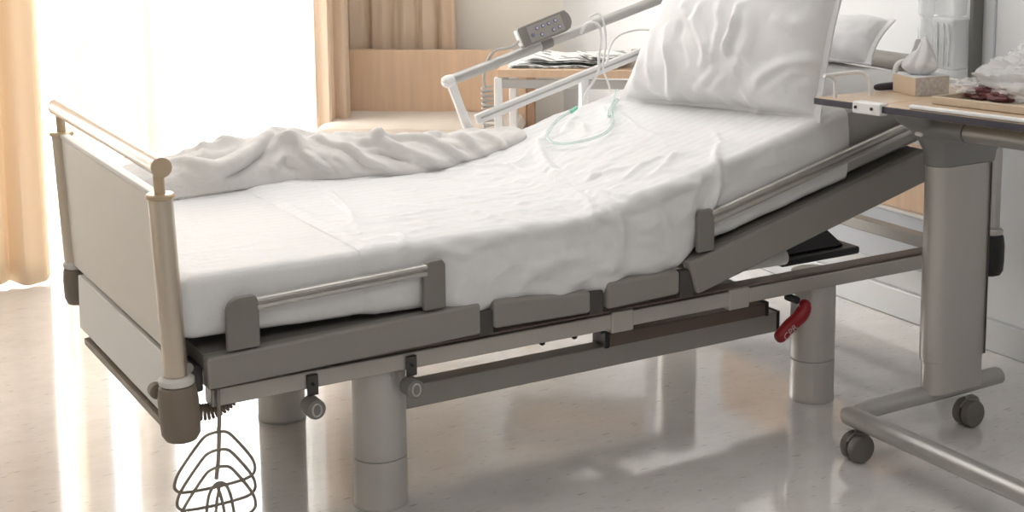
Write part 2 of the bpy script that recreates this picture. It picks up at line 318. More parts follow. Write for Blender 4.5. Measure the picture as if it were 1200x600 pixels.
SHEET_FOLDS = [
([(0.975,0.024,0.733),(0.882,-0.089,0.703),(0.882,-0.097,0.663),(0.855,-0.099,0.615),(0.808,-0.098,0.562)],0.0165,0.016,1.8),
([(0.706,0.042,0.666),(0.78,0.074,0.685),(0.827,0.082,0.696),(0.864,0.082,0.705)],0.013500000000000002,0.018000000000000002,2.2),
([(0.752,-0.017,0.678),(0.817,0.024,0.694),(0.864,0.057,0.705),(0.91,0.09,0.717)],0.010499999999999999,0.015,2),
([(0.641,0.135,0.65),(0.697,0.157,0.664),(0.734,0.123,0.673),(0.762,0.107,0.68)],0.009750000000000002,0.013000000000000001,1.6),
([(0.613,0.2,0.644),(0.585,0.105,0.638),(0.566,0.01,0.634),(0.52,-0.089,0.621),(0.501,-0.097,0.583),(0.483,-0.099,0.552)],0.009000000000000001,0.013000000000000001,2.2),
([(0.594,0.105,0.64),(0.613,0.015,0.644),(0.631,-0.075,0.648),(0.678,-0.086,0.655)],0.0075,0.012,1.5),
([(0.669,-0.091,0.647),(0.706,-0.088,0.66),(0.762,-0.093,0.666),(0.836,-0.095,0.676)],0.009000000000000001,0.016,1.5),
([(0.78,0.617,0.685),(0.724,0.519,0.671),(0.659,0.37,0.655),(0.613,0.216,0.644)],0.012,0.02,1.3),
([(0.817,0.543,0.694),(0.892,0.609,0.712),(0.892,0.552,0.712),(0.836,0.444,0.698)],0.01125,0.013999999999999999,1.3),
([(0.845,0.634,0.701),(0.808,0.617,0.691),(0.752,0.543,0.678)],0.009000000000000001,0.015,1.3),
([(1.059,0.659,0.753),(1.003,0.535,0.74),(0.947,0.346,0.726),(0.92,0.181,0.719)],0.006750000000000001,0.011000000000000001,1.6),
([(1.022,0.659,0.744),(0.966,0.535,0.73),(0.938,0.436,0.724)],0.006,0.01,1.4),
([(0.604,0.056,0.642),(0.585,-0.091,0.627),(0.594,-0.099,0.573),(0.585,-0.098,0.524)],0.00825,0.016,1.5),
([(0.687,-0.092,0.65),(0.715,-0.098,0.614),(0.743,-0.098,0.555)],0.006750000000000001,0.016,1.5),
([(0.055,0.011,0.624),(0.046,-0.051,0.624),(0.027,-0.088,0.618),(-0.001,-0.096,0.597)],0.00825,0.012,1.8),
([(0.074,-0.013,0.624),(0.139,0.002,0.624),(0.185,0.001,0.624)],0.0052499999999999995,0.013000000000000001,1.5),
([(0.083,-0.093,0.611),(0.111,-0.095,0.603),(0.167,-0.097,0.586),(0.213,-0.095,0.601),(0.269,-0.094,0.608)],0.00825,0.016,1.5),
([(0.315,0.29,0.624),(0.353,0.227,0.624),(0.427,0.219,0.624),(0.483,0.203,0.625),(0.538,0.234,0.63)],-0.0052499999999999995,0.006999999999999999,1),
([(0.38,0.298,0.624),(0.455,0.274,0.624),(0.511,0.266,0.627)],0.0052499999999999995,0.012,1.2),
([(0.306,0.149,0.624),(0.306,0.086,0.624),(0.306,-0.008,0.624),(0.325,-0.047,0.624)],0.0045000000000000005,0.018000000000000002,1.4),
([(0.548,-0.037,0.631),(0.557,-0.09,0.623),(0.585,-0.097,0.596),(0.604,-0.099,0.551)],0.006750000000000001,0.013999999999999999,1.6),
([(0.631,0.281,0.648),(0.613,0.2,0.644),(0.641,0.127,0.65),(0.715,0.115,0.669)],-0.0045000000000000005,0.009000000000000001,1),
([(0.38,-0.08,0.473),(0.446,-0.096,0.497),(0.529,-0.097,0.512),(0.631,-0.096,0.514)],0.009000000000000001,0.02,1.5),
([(0.288,-0.087,0.478),(0.343,-0.098,0.529),(0.418,-0.099,0.544),(0.529,-0.099,0.536)],0.0075,0.022000000000000002,1.5),
([(0.204,-0.096,0.5),(0.25,-0.099,0.538),(0.315,-0.099,0.553)],0.0052499999999999995,0.02,1.5),
([(0.538,-0.08,0.472),(0.594,-0.095,0.494),(0.678,-0.096,0.511),(0.752,-0.096,0.524)],0.006750000000000001,0.018000000000000002,1.4),
([(0.037,0.724,0.624),(0.092,0.515,0.624),(0.055,0.282,0.624),(-0.029,0.02,0.624)],0.006,0.012,1.8),
([(0.064,0.143,0.624),(0.129,0.142,0.624),(0.204,0.157,0.624),(0.288,0.141,0.624)],0.00375,0.018000000000000002,1.3),
([(0.529,0.59,0.628),(0.557,0.504,0.632),(0.594,0.473,0.64),(0.594,0.377,0.64),(0.622,0.345,0.646)],0.009000000000000001,0.013000000000000001,1.5),
([(0.594,0.433,0.64),(0.65,0.459,0.653),(0.734,0.551,0.673)],0.0075,0.016,1.3),
([(1.031,0.115,0.747),(0.985,0.024,0.735),(0.975,-0.026,0.733)],0.0052499999999999995,0.01,1.3),
([(0.966,-0.097,0.683),(1.04,-0.097,0.701),(1.133,-0.097,0.724)],0.00375,0.02,1.3),
([(0.78,-0.017,0.685),(0.817,-0.042,0.694),(0.855,-0.058,0.703)],0.006,0.013000000000000001,1.4),
([(0.538,0.337,0.63),(0.566,0.273,0.634),(0.576,0.177,0.636)],0.0052499999999999995,0.013999999999999999,1.2),
([(0.752,0.255,0.678),(0.827,0.247,0.696),(0.892,0.222,0.712)],0.003,0.013999999999999999,1.2),
([(0.492,0.077,0.626),(0.483,-0.017,0.625),(0.464,-0.095,0.599)],0.00375,0.015,1.2),
([(0.91,0.354,0.717),(0.947,0.263,0.726),(0.994,0.205,0.737)],0.0026249999999999997,0.012,1.2),
([(0.78,-0.098,0.621),(0.808,-0.096,0.653),(0.845,-0.089,0.694)],0.0075,0.016,1.3),
([(0.641,-0.099,0.58),(0.715,-0.099,0.589),(0.78,-0.099,0.605),(0.817,-0.098,0.631)],0.006750000000000001,0.02,1.5)]
BLANKET_FOLDS = [
([(-0.272,0.703,0.71),(-0.211,0.653,0.694),(-0.144,0.649,0.685),(-0.096,0.662,0.694),(-0.035,0.691,0.715),(0.056,0.76,0.742)],0.026000000000000002,0.026000000000000002,1.6),
([(-0.151,0.638,0.659),(-0.102,0.649,0.669),(-0.053,0.666,0.686),(-0.004,0.695,0.717),(0.032,0.724,0.734)],-0.018000000000000002,0.012,1),
([(-0.004,0.688,0.709),(0.038,0.715,0.729),(0.087,0.72,0.731),(0.099,0.676,0.698),(0.135,0.649,0.669),(0.184,0.623,0.647)],0.024,0.018000000000000002,1.7),
([(0.038,0.681,0.692),(0.056,0.676,0.67),(0.081,0.67,0.646)],-0.012,0.012,1),
([(0.008,0.669,0.651),(0.014,0.675,0.681),(0.05,0.688,0.701)],0.012,0.013000000000000001,1.5),
([(0.129,0.716,0.729),(0.184,0.666,0.711),(0.251,0.616,0.67),(0.33,0.597,0.637)],0.022000000000000002,0.018000000000000002,2),
([(0.093,0.687,0.709),(0.142,0.648,0.676),(0.178,0.626,0.643)],-0.015,0.009000000000000001,1),
([(0.208,0.755,0.721),(0.275,0.679,0.713),(0.33,0.624,0.692),(0.44,0.603,0.643),(0.513,0.616,0.629)],0.022000000000000002,0.017,2),
([(0.16,0.696,0.722),(0.202,0.645,0.699),(0.251,0.612,0.657)],-0.013000000000000001,0.009000000000000001,1),
([(0.221,0.714,0.72),(0.263,0.655,0.707),(0.397,0.663,0.703),(0.482,0.628,0.676),(0.555,0.62,0.642),(0.647,0.621,0.654)],0.02,0.016,1.8),
([(0.281,0.629,0.692),(0.342,0.603,0.669),(0.415,0.598,0.636)],-0.013000000000000001,0.009000000000000001,1),
([(0.415,0.672,0.702),(0.513,0.71,0.696),(0.549,0.658,0.688),(0.598,0.62,0.653),(0.647,0.621,0.654)],0.018000000000000002,0.016,1.8),
([(0.44,0.641,0.691),(0.513,0.632,0.675),(0.561,0.621,0.649)],-0.01,0.008,1),
([(0.592,0.686,0.695),(0.634,0.637,0.685),(0.671,0.624,0.66),(0.677,0.625,0.662)],0.015,0.015,1.5),
([(-0.211,0.759,0.719),(-0.151,0.733,0.724),(-0.09,0.754,0.732),(-0.035,0.76,0.74)],0.016,0.02,1.5),
([(-0.266,0.656,0.697),(-0.205,0.634,0.667),(-0.132,0.642,0.664)],0.01,0.018000000000000002,1.4),
([(-0.242,0.726,0.715),(-0.181,0.677,0.709),(-0.108,0.691,0.717),(-0.053,0.725,0.733)],-0.013000000000000001,0.012,1),
([(0.002,0.759,0.742),(0.069,0.756,0.741),(0.142,0.754,0.731),(0.202,0.756,0.722)],0.012,0.015,1.5),
([(0.19,0.621,0.651),(0.245,0.611,0.638),(0.318,0.599,0.637),(0.415,0.599,0.627)],0.013999999999999999,0.016,1.5),
([(0.166,0.647,0.691),(0.19,0.628,0.675),(0.208,0.618,0.651)],0.01,0.01,1.5),
([(-0.017,0.758,0.742),(0.02,0.759,0.742),(0.056,0.76,0.742)],-0.008,0.01,1),
([(-0.144,0.758,0.726),(-0.163,0.709,0.72),(-0.205,0.662,0.7)],0.008,0.015,1.3)]
PILLOW_FOLDS = [
([(1.089,0.428,1.007),(1.073,0.396,0.965),(1.064,0.364,0.893),(1.077,0.375,0.839),(1.112,0.445,0.775)],0.017,0.016,2),
([(1.132,0.316,1.084),(1.104,0.306,1.023),(1.095,0.248,0.973),(1.092,0.23,0.949),(1.084,0.248,0.903)],0.016,0.016,1.8),
([(1.161,0.177,1.093),(1.134,0.166,1.032),(1.11,0.17,0.969),(1.102,0.177,0.943)],0.022000000000000002,0.016,2.5),
([(1.143,0.255,1.087),(1.121,0.21,1.024),(1.098,0.204,0.954),(1.091,0.216,0.92)],0.012,0.013999999999999999,1.6),
([(1.162,0.173,1.094),(1.147,0.116,1.029),(1.123,0.114,0.963),(1.109,0.141,0.891)],0.01,0.022000000000000002,1.3),
([(1.139,0.087,0.845),(1.135,0.055,0.898),(1.166,0.004,0.932),(1.217,-0.038,0.945),(1.263,-0.052,0.942)],0.013000000000000001,0.018000000000000002,1.8),
([(1.153,0.077,0.83),(1.151,0.022,0.873),(1.176,-0.017,0.91),(1.221,-0.047,0.917)],0.009000000000000001,0.013999999999999999,1.6),
([(1.105,0.3,0.824),(1.092,0.227,0.876),(1.096,0.19,0.909)],0.012,0.013000000000000001,1.8),
([(1.114,0.253,0.826),(1.103,0.193,0.865),(1.105,0.152,0.895)],0.011000000000000001,0.012,1.8),
([(1.103,0.218,0.851),(1.129,0.211,0.822),(1.156,0.22,0.788)],0.012,0.012,1.8),
([(1.123,0.12,0.858),(1.142,0.1,0.835),(1.178,0.106,0.793)],0.013999999999999999,0.013999999999999999,1.8),
([(1.073,0.374,0.848),(1.086,0.336,0.837),(1.115,0.326,0.81),(1.128,0.366,0.781)],0.012,0.015,1.6),
([(1.08,0.533,0.934),(1.06,0.52,0.876),(1.069,0.551,0.807)],0.009000000000000001,0.018000000000000002,1.3),
([(1.098,0.505,0.999),(1.064,0.474,0.931),(1.062,0.448,0.846)],0.008,0.016,1.3),
([(1.102,0.364,1.033),(1.077,0.347,0.965),(1.074,0.298,0.901)],-0.01,0.013999999999999999,1),
([(1.123,0.392,1.078),(1.109,0.359,1.047),(1.101,0.31,1.016)],0.012,0.013999999999999999,1.6),
([(1.175,0.072,1.056),(1.208,0.004,1.036),(1.265,-0.027,1.059)],0.006,0.024,1.3),
([(1.109,0.158,0.958),(1.119,0.106,0.93),(1.12,0.116,0.871)],-0.008,0.012,1),
([(1.181,-0.03,0.871),(1.22,-0.053,0.887),(1.245,-0.076,0.884)],0.006999999999999999,0.015,1.3),
([(1.065,0.473,0.831),(1.082,0.434,0.815),(1.116,0.421,0.777)],0.008,0.013999999999999999,1.4),
([(1.164,0.035,0.829),(1.16,0.008,0.86),(1.173,-0.02,0.873)],0.006999999999999999,0.012,1.4)]
# =====================  THE ROOM  =====================
def slab(lo, hi): return MB().box(lo, hi)
struct('floor', slab((-3.6,-4.6,-.05), (2.2,3.5,0)), 'floor')
struct('ceiling', slab((-3.6,-4.6,2.6), (2.2,3.5,2.7)), 'ceiling_white')
struct('wall_head', slab((2.03,-4.6,0), (2.15,2.56,2.6)), 'wall_grey')
struct('wall_left', slab((-3.6,-4.6,0), (-3.5,2.8,2.6)), 'wall_warm')
struct('wall_rear', slab((-3.6,-4.6,0), (2.15,-4.5,2.6)), 'wall_grey')
# window wall along the bed's length, with one wide opening
ww = MB(); ww.box((-3.6,2.72,0), (-1.3,2.85,2.6)); ww.box((.88,2.72,0), (.95,2.85,2.6)); ww.box((-1.3,2.72,0), (.88,2.85,.06)); ww.box((-1.3,2.72,2.35), (.88,2.85,2.6))
struct('wall_window', ww, 'wall_warm')
struct('wall_return', slab((.90,2.85,0), (.98,3.45,2.6)), 'wall_warm')
dd = Vector((.82,-.572,0)).normalized(); dn = Vector((-dd.y, dd.x, 0))       # dn points out of the room
p0 = Vector((.95,3.31,0)); 
struct('wall_corner', MB().prism([p0, p0+dd*1.36, p0+dd*1.36+dn*.1, p0+dn*.1], (0,0,2.6)), 'wall_warm')
fr = MB()
for x in (-1.3,-.23,.835): fr.box((x,2.76,.06), (x+.045,2.81,2.35))
fr.box((-1.3,2.76,.06), (.88,2.81,.10)); fr.box((-1.3,2.76,2.31), (.88,2.81,2.35))
w1 = struct('window_1', fr, 'frame_white')
gl = MB()
for x in (-1.255,-.185): gl.box((x,2.78,.10), (x+1.02,2.785,2.31))
obj('glass_pane', gl, 'window_glass', w1)
# skirting and guard boards on the wall behind the bed head
struct('baseboard_head', slab((2.005,-4.5,0), (2.03,2.5,.095)), 'base_metal', bevel=.004)
struct('trim_1', slab((1.995,.20,.178), (2.03,1.35,.268)), 'guard_blue', bevel=.006)
struct('trim_2', slab((1.995,.20,.277), (2.03,1.35,.352)), 'guard_blue', bevel=.006)
struct('trim_3', slab((1.990,.20,.352), (2.03,1.35,.362)), 'frame_white', bevel=.002)
struct('trim_4', slab((2.005,.20,.362), (2.03,1.35,.60)), 'wood', bevel=.003)
struct('trim_5', slab((2.026,.062,.62), (2.03,.068,2.6)), 'guard_blue')
# =====================  CURTAINS  =====================
def curtain(name, pts, z0, z1, amp, wave, m, label, group=None, lean=0, seed=0, thick=.0015):
    """pleated cloth hanging along the ground line pts"""
    P = [Vector((*p, 0)) for p in pts]; L = [0]
    for a, b in zip(P, P[1:]): L.append(L[-1]+(b-a).length)
    nx = int(L[-1]/.008)+2; nz = 26; G = np.zeros((nx, nz, 3))
    for i in range(nx):
        s = L[-1]*i/(nx-1); k = max(j for j in range(len(P)-1) if L[j] <= s+1e-9); k = min(k, len(P)-2)
        t = (P[k+1]-P[k]).normalized(); c = P[k]+t*(s-L[k]); n = Vector((-t.y, t.x, 0))
        for j in range(nz):
            v = j/(nz-1); z = z0+(z1-z0)*v
            ph = s/wave*2*math.pi+1.6*noise.noise(Vector((s*4, seed, 0)))
            a = amp*(.75+.5*noise.noise(Vector((s*3, seed+3, v*1.2))))*(1.15-.3*v)
            d = a*math.sin(ph+.5*math.sin(v*3+s*5))+.35*a*math.sin(2.3*ph+1)
            q = c+n*d+t*(lean*(1-v)+.35*a*math.cos(ph))
            G[i, j] = (q.x, q.y, z+(.006*math.sin(ph) if j == 0 else 0))
    o = obj(name, MB().grid(G), m, solid=0 if m[:5] == 'sheer' else thick); return tag(o, label, 'curtain', group)
sg = 'sheer curtains over the window'
curtain('sheer_curtain', [(-1.9,2.62), (-1.0,2.62)], .02, 2.36, .022, .13, 'sheer_white', 'white sheer curtain on the left half of the bright window', seed=1)
curtain('sheer_curtain', [(-.98,2.60), (-.02,2.60)], .02, 2.36, .026, .16, 'sheer_white', 'white sheer curtain behind the far footboard post, beside the peach curtain', seed=2)
curtain('sheer_curtain', [(.0,2.63), (.90,2.64)], .02, 2.36, .020, .24, 'sheer_white', 'white sheer curtain on the right of the window, behind the crumpled blanket', seed=4)
curtain('sheer_curtain', [(-.135,2.535), (.01,2.53)], .03, 2.36, .022, .075, 'sheer_cream', 'narrow bunched sheer fold hanging just right of the peach curtain', seed=21)
curtain('sheer_curtain', [(.10,2.54), (.25,2.545)], .03, 2.36, .022, .085, 'sheer_cream', 'bunched pale sheer fold in the middle of the bright window above the bed foot', seed=23)
curtain('window_curtain', [(-1.0,2.34), (-.215,2.34)], .01, 2.40, .035, .15, 'curtain_peach', 'peach curtain at the left edge of the picture reaching the floor', seed=7)
curtain('window_curtain', [(.915,2.665), (1.075,2.70)], .02, 2.40, .022, .085, 'curtain_tan', 'tan curtain gathered at the right edge of the window beside the bench', seed=9)
c0 = Vector((1.10,3.08,0)); c1 = c0+dd*.60
curtain('window_curtain', [(c0.x,c0.y), (c1.x,c1.y)], .05, 2.40, .022, .10, 'curtain_tan', 'tan curtain hanging against the wall behind the wooden bench back', seed=12)
# =====================  BENCH  =====================
be = thing('bench', 'light wooden bench with a low panel back and beige padded seat by the curtains', 'bench', (1.45,2.55,0))
b0 = Vector((1.165,2.97,0)); into = -dn       # into the room
def bx(a0, a1, d0, d1, z0, z1):               # box in bench coordinates: along, depth into the room, height
    q = [b0+dd*a0+into*d0, b0+dd*a1+into*d0, b0+dd*a1+into*d1, b0+dd*a0+into*d1]
    return [Vector((p.x,p.y,z0)) for p in q], (0,0,z1-z0)
obj('back_panel', MB().prism(*bx(-.02,.80,0,.045,.12,.675)), 'wood', be, bevel=.004)
obj('end_post', MB().prism(*bx(.802,.835,-.01,.055,0,.675)), 'wood_dark', be, bevel=.003, label='darker brown end edge of the back')
obj('base_box', MB().prism(*bx(.0,.79,.05,.44,.02,.325)), 'wood', be, bevel=.004)
# seat cushion, soft edges
n1, n2 = 60, 34; G = np.zeros((n1, n2, 3)); 
sb = MB()
for sgn in (1, 0):
    G = np.zeros((n1, n2, 3))
    for i in range(n1):
        for j in range(n2):
            u = i/(n1-1)*2-1; v = j/(n2-1)*2-1
            e = ((1-abs(u)**14)*(1-abs(v)**9))**.5
            a = -.03+.83*(u+1)/2; d = .045+.42*(v+1)/2
            if u < -.6: d += 0
            p = b0+dd*a+into*d; h = .368+.054*e*(1 if sgn else -.8)+(.004*noise.noise(Vector((u*5,v*5,2))) if sgn else 0)
            G[i, j] = (p.x, p.y, h)
    sb.grid(G, flip=bool(sgn))
obj('seat', sb, 'bench_cloth', be)
pp = MB()
pr = [b0+dd*(-.03+.83*t)+into*.462 for t in np.linspace(.01, .99, 20)]; pp.tube([(p.x,p.y,.368) for p in pr], .005, 8)
obj('piping', pp, 'bench_cloth', be)
# =====================  SIDE TABLE WITH NEWSPAPERS  =====================
st = thing('side_table', 'small wooden side table with a metal frame beyond the far bed rail', 'table', (1.45,1.55,0))
td = Vector((.80,-.60,0)).normalized(); tn = Vector((.60,.80,0)); t0 = Vector((1.235,1.70,0))
def tx(a0, a1, d0, d1, z0, z1):
    q = [t0+td*a0+tn*d0, t0+td*a1+tn*d0, t0+td*a1+tn*d1, t0+td*a0+tn*d1]
    return [Vector((p.x,p.y,z0)) for p in q], (0,0,z1-z0)
obj('table_top', MB().prism(*tx(.0,.56,0,.42,.695,.725)), 'wood', st, bevel=.003)
fm = MB(); fm.prism(*tx(-.01,.56,.004,.02,.655,.688)); fm.prism(*tx(-.01,.56,.40,.416,.655,.688)); fm.prism(*tx(-.01,.006,.01,.41,.655,.688)); fm.prism(*tx(.55,.566,.01,.41,.655,.688))
obj('frame', fm, 'rail_tube', st, bevel=.002)
for a in (-.012,.54):
    for d in (.0,.39): obj('leg', MB().prism(*tx(a,a+.030,d,d+.028,0,.694)), 'white_metal', st, bevel=.003)
for k, (a, d, w, dp, z, rot, lab) in enumerate([(.03,.03,.40,.30,.727,.04,'folded newspaper at the bottom of the pile on the side table'),(.10,.05,.36,.26,.747,-.10,'folded newspaper on top of the pile on the side table'),(.30,.03,.24,.20,.764,.35,'grey printed leaflet lying at the right end of the side table')]):
    nb = MB(); c = t0+td*(a+w/2)+tn*(d+dp/2); ca, sa = math.cos(rot), math.sin(rot)
    ux = td*ca+tn*sa; uy = tn*ca-td*sa; nx, ny = 24, 18
    for sh in range(2):
        G = np.zeros((nx, ny, 3))
        for i in range(nx):
            for j in range(ny):
                u = i/(nx-1)-.5; v = j/(ny-1)-.5; p = c+ux*(u*w)+uy*(v*dp)
                G[i, j] = (p.x, p.y, z+sh*.006+.003*math.sin(u*14+k)+(.010*max(0,abs(u)*2-.8) if sh and k < 2 else 0))
        nb.grid(G)
    tag(obj('newspaper', nb, 'newsprint', solid=.002), lab, 'newspaper', 'papers on the side table')
# =====================  HOSPITAL BED  =====================
bed = thing('hospital_bed', 'grey adjustable hospital bed with raised backrest standing on thick round legs', 'bed', (.64,.325,0))
for x, y in ((0,0),(1.29,0),(0,.642),(1.29,.642)):
    lg = obj('leg', MB().lathe([(.060,.118),(.0615,.12),(.0615,.36),(.058,.362)], (x,y,0), n=40), 'leg_grey', bed)
    obj('foot_sleeve', MB().lathe([(.0618,0),(.0630,.003),(.0630,.010),(.0617,.014),(.0615,.115),(.060,.1165)], (x,y,0), n=40), 'leg_grey', lg)
# long rails of the underframe
for y, s, xe in ((-.075,1,1.86),(.725,-1,1.34)):
    r = MB(); a, b = min(y, y+.045*s), max(y, y+.045*s)
    r.box((-.41,a,.332), (xe,b,.372))
    rl = obj('side_rail', r, 'rail_grey', bed, bevel=.004)
    g = MB(); g.box((-.40,min(y+.006*s,y+.05*s),.3735), (xe-.01,max(y+.006*s,y+.05*s),.380)); obj('top_channel', g, 'brown_plate', rl, bevel=.002)
    for x in (.615,.975):
        q = MB(); q.box((x-.033,a-.004 if s > 0 else a,.322), (x+.033,b+(0 if s > 0 else .004),.378)); obj('rail_clamp', q, 'rail_grey', rl, bevel=.005)
for x in (-.36,.30,1.00,1.80):
    obj('cross_bar', MB().box((x-.025,-.03,.335), (x+.025,.68,.370)), 'beam_grey', bed, bevel=.004)
# lower longitudinal beam with brown cover plate
lb = obj('lower_beam', MB().box((.088,.098,.168), (1.245,.150,.226)), 'beam_grey', bed, bevel=.004)
obj('end_cap', MB().box((.078,.096,.166), (.087,.152,.228)), 'cap_black', lb, bevel=.003)
obj('end_cap', MB().box((1.246,.096,.166), (1.254,.152,.228)), 'cap_black', lb, bevel=.003)
obj('cover_plate', MB().prism([(.688,.094,.222),(1.20,.094,.222),(1.20,.094,.258),(.688,.094,.258)], (0,.062,0)), 'brown_plate', lb, bevel=.003)
obj('cover_end', MB().box((.674,.093,.220), (.687,.158,.262)), 'cap_black', lb, bevel=.003)
obj('cover_end', MB().box((1.201,.093,.220), (1.212,.158,.262)), 'cap_black', lb, bevel=.003)
for x in (.40,.49,.57): obj('bolt', MB().lathe([(.007,0),(.007,.008),(.003,.010)][::-1] if 0 else [(.003,-.012),(.007,-.009),(.007,0)], (x,-.055,.332)), 'black', bed)
# deck side panels (near and far), rounded
def panel(name, pts, y, t, mt, par, bev=.018):
    P = [Vector((px, y, pz)) for px, pz in pts]
    return obj(name, MB().prism(P, (0,t,0)), mt, par, bevel=bev, seg=4)
for y in (-.13,.745):
    t = .035
    panel('deck_panel', [(-.432,.390),(.197,.402),(.197,.475),(-.432,.458)], y, t, 'bed_grey', bed, .007)
    panel('deck_panel', [(.232,.408),(.492,.403),(.492,.458),(.232,.474)], y, t, 'bed_grey', bed, .010)
    panel('deck_panel', [(.538,.403),(.752,.408),(.752,.470),(.538,.472)], y, t, 'bed_grey', bed, .012)
    panel('deck_panel', [(.806,.398),(1.60,.603),(1.585,.688),(.775,.484)], y, t, 'bed_grey', bed, .010)
    for x in (.214,.512): obj('deck_joint', MB().box((x-.020,y+.008,.395), (x+.020,y+t-.004,.452)), 'dark_steel', bed, bevel=.004)
    obj('deck_joint', MB().prism([(.755,y+.008,.395),(.80,y+.008,.395),(.79,y+.008,.465),(.755,y+.008,.465)], (0,t-.012,0)), 'dark_steel', bed, bevel=.004)
# mattress platform under the mattress
def plat(pts): return MB().prism([Vector((x, -.093, z)) for x, z in pts], (0,.836,0))
obj('mattress_deck', plat([(-.43,.425),(.20,.445),(.20,.468),(-.43,.458)]), 'bracket_grey', bed, bevel=.003)
obj('mattress_deck', plat([(.21,.445),(.75,.445),(.75,.462),(.21,.462)]), 'bracket_grey', bed, bevel=.003)
obj('mattress_deck', plat([(.80,.465),(1.59,.662),(1.585,.684),(.79,.485)]), 'bracket_grey', bed, bevel=.003)
# low mattress retainers on the near side
def retainer(x0, x1, zb0, z0, z1, rnd, y=-.128):
    P = []
    for k in range(7):
        a = math.pi/2*k/6; P.append((x0+rnd*(1-math.cos(a)), z1-rnd+rnd*math.sin(a)))
    pts = [(x0, zb0)]+P+[(x1-.008, z1), (x1, z1-.012), (x1, zb0)]
    return MB().prism([Vector((px, y, pz)) for px, pz in pts], (0,.016,0))
def bar(a, b, y=-.124, s=1):
    m = MB(); d = (Vector((b[0],0,b[1]))-Vector((a[0],0,a[1]))).normalized(); up = Vector((-d.z,0,d.x)); A = Vector((a[0],y,a[1])); B = Vector((b[0],y,b[1]))
    prof = [(0,-.013),(-.004,-.012),(-.006,-.008),(-.004,-.003),(-.001,-.001),(-.005,.002),(-.008,.007),(-.006,.012),(0,.014),(.010,.013),(.010,-.013)]
    V = [p+up*(h*s)+Vector((0,q,0)) for p in (A, B) for q, h in prof]; n = len(prof)
    m.add(V, [(i,(i+1)%n,n+(i+1)%n,n+i) for i in range(n)]+[tuple(range(n))[::-1], tuple(range(n,2*n))], False); return m
g1 = obj('mattress_guard', bar((-.322,.556), (.066,.570)), 'aluminium', bed)
obj('guard_bracket', retainer(-.388,-.318,.464,.44,.576,.030), 'bracket_grey', g1, bevel=.004)
obj('guard_bracket', retainer(.058,.112,.478,.49,.590,.018), 'bracket_grey', g1, bevel=.004)
g2 = obj('mattress_guard', bar((.850,.588), (1.585,.772), s=1.35), 'aluminium', bed)
obj('guard_bracket', retainer(.806,.856,.505,.49,.612,.016), 'bracket_grey', g2, bevel=.004)
obj('guard_bracket', MB().prism([(1.575,-.128,.69),(1.615,-.128,.70),(1.61,-.128,.795),(1.57,-.128,.785)], (0,.022,0)), 'bracket_grey', g2, bevel=.004)
# footboard and headboard
def endboard(name, X, sgn, warm):
    pm = 'warm_rail' if warm else 'aluminium'; po = 'post_metal' if warm else 'aluminium'; cp = 'cap_taupe' if warm else 'cap_black'
    b = obj(name, MB().box((X-.008,-.069,.47 if warm else .62), (X+.008,.719,.792 if warm else .800)), 'board_hazy' if warm else 'wall_grey', bed, bevel=.003)
    obj('trim_strip', MB().box((X-.011,-.069,.793 if warm else .801), (X+.011,.719,.803 if warm else .836)), 'board_white', b, bevel=.003)
    for y in (-.095,.745):
        ps = obj('post', MB().lathe([(.024,.425 if y < .5 else .477),(.0245,.43 if y < .5 else .482),(.0245,.792),(.024,.794)], (X,y,0), n=32), po, b)
        obj('collar', MB().lathe([(.026,.7945),(.029,.797),(.029,.803),(.026,.806)], (X,y,0), n=32), pm, ps)
        if warm: obj('stem', MB().lathe([(.011,.806),(.011,.846)], (X,y,0), n=20), pm, ps)
        q = .78 if y > .5 else 1; dz = .052 if y > .5 else 0
        obj('corner_bumper', MB().lathe([(.020*q,.283+dz*1.6),(.032*q,.288+dz*1.5),(.039*q,.300+dz*1.5),(.041*q,.33+dz),(.041*q,.375+dz),(.037*q,.400+dz),(.034*q,.404+dz)], (X,y,0), n=32), cp, ps)
        obj('post_ring', MB().lathe([(.031*q,.4045+dz),(.036*q,.408+dz),(.036*q,.418+dz),(.028*q,.424+dz)], (X,y,0), n=32), 'board_white' if warm else 'aluminium', ps)
    R_ = .020 if warm else .026; ya, yb = (-.119, .769) if warm else (.235, .520)
    tb = obj('crossbar', MB().lathe([(R_-.003,ya-.003),(R_,ya),(R_,yb),(R_-.003,yb+.003)], (X,0,.863), axis='y', n=28), 'warm_white' if warm else 'bed_grey', b)
    for y in (ya-.0045,yb+.0045): obj('end_cap', MB().lathe([(R_,-.0012),(R_+.001,0),(R_,.0012)], (X,y,.863), axis='y', n=28), pm, tb)
    if not warm: return b
    bm_ = obj('lower_board', MB().prism([(X-.014,-.060,.462),(X+.014,-.060,.462),(X+.014,-.060,.335),(X-.010,-.060,.318),(X-.022,-.060,.33)], (0,.715,0)), 'board_white' if warm else 'aluminium', b, bevel=.003)
    obj('edge_strip', MB().box((X-.026,-.045,.300), (X-.006,.60,.3175)), cp if warm else 'aluminium', bm_, bevel=.002)
    obj('catch', MB().lathe([(.010,-.014),(.016,-.012),(.016,.008),(.011,.012)], (X-.032,-.052,.385), axis='y', n=18), cp, bm_)
    return b
mat('warm_white', (.80,.74,.66), .25, metal=.3)
WARP = lambda v: (v[0]-(v[2]-.58)*.042, v[1], v[2])
endboard('footboard', -.494, -1, True)
WARP = None
endboard('headboard', 1.87, 1, False)
# connection brackets behind the footboard
obj('board_bracket', MB().box((-.49,-.06,.365), (-.42,.02,.425)), 'dark_steel', bed, bevel=.006)
obj('board_bracket', MB().box((-.49,.62,.365), (-.42,.70,.425)), 'dark_steel', bed, bevel=.006)
obj('foot_crossbar', MB().tube([(-.455,-.07,.425),(-.455,.71,.425)], .012), 'rail_grey', bed)
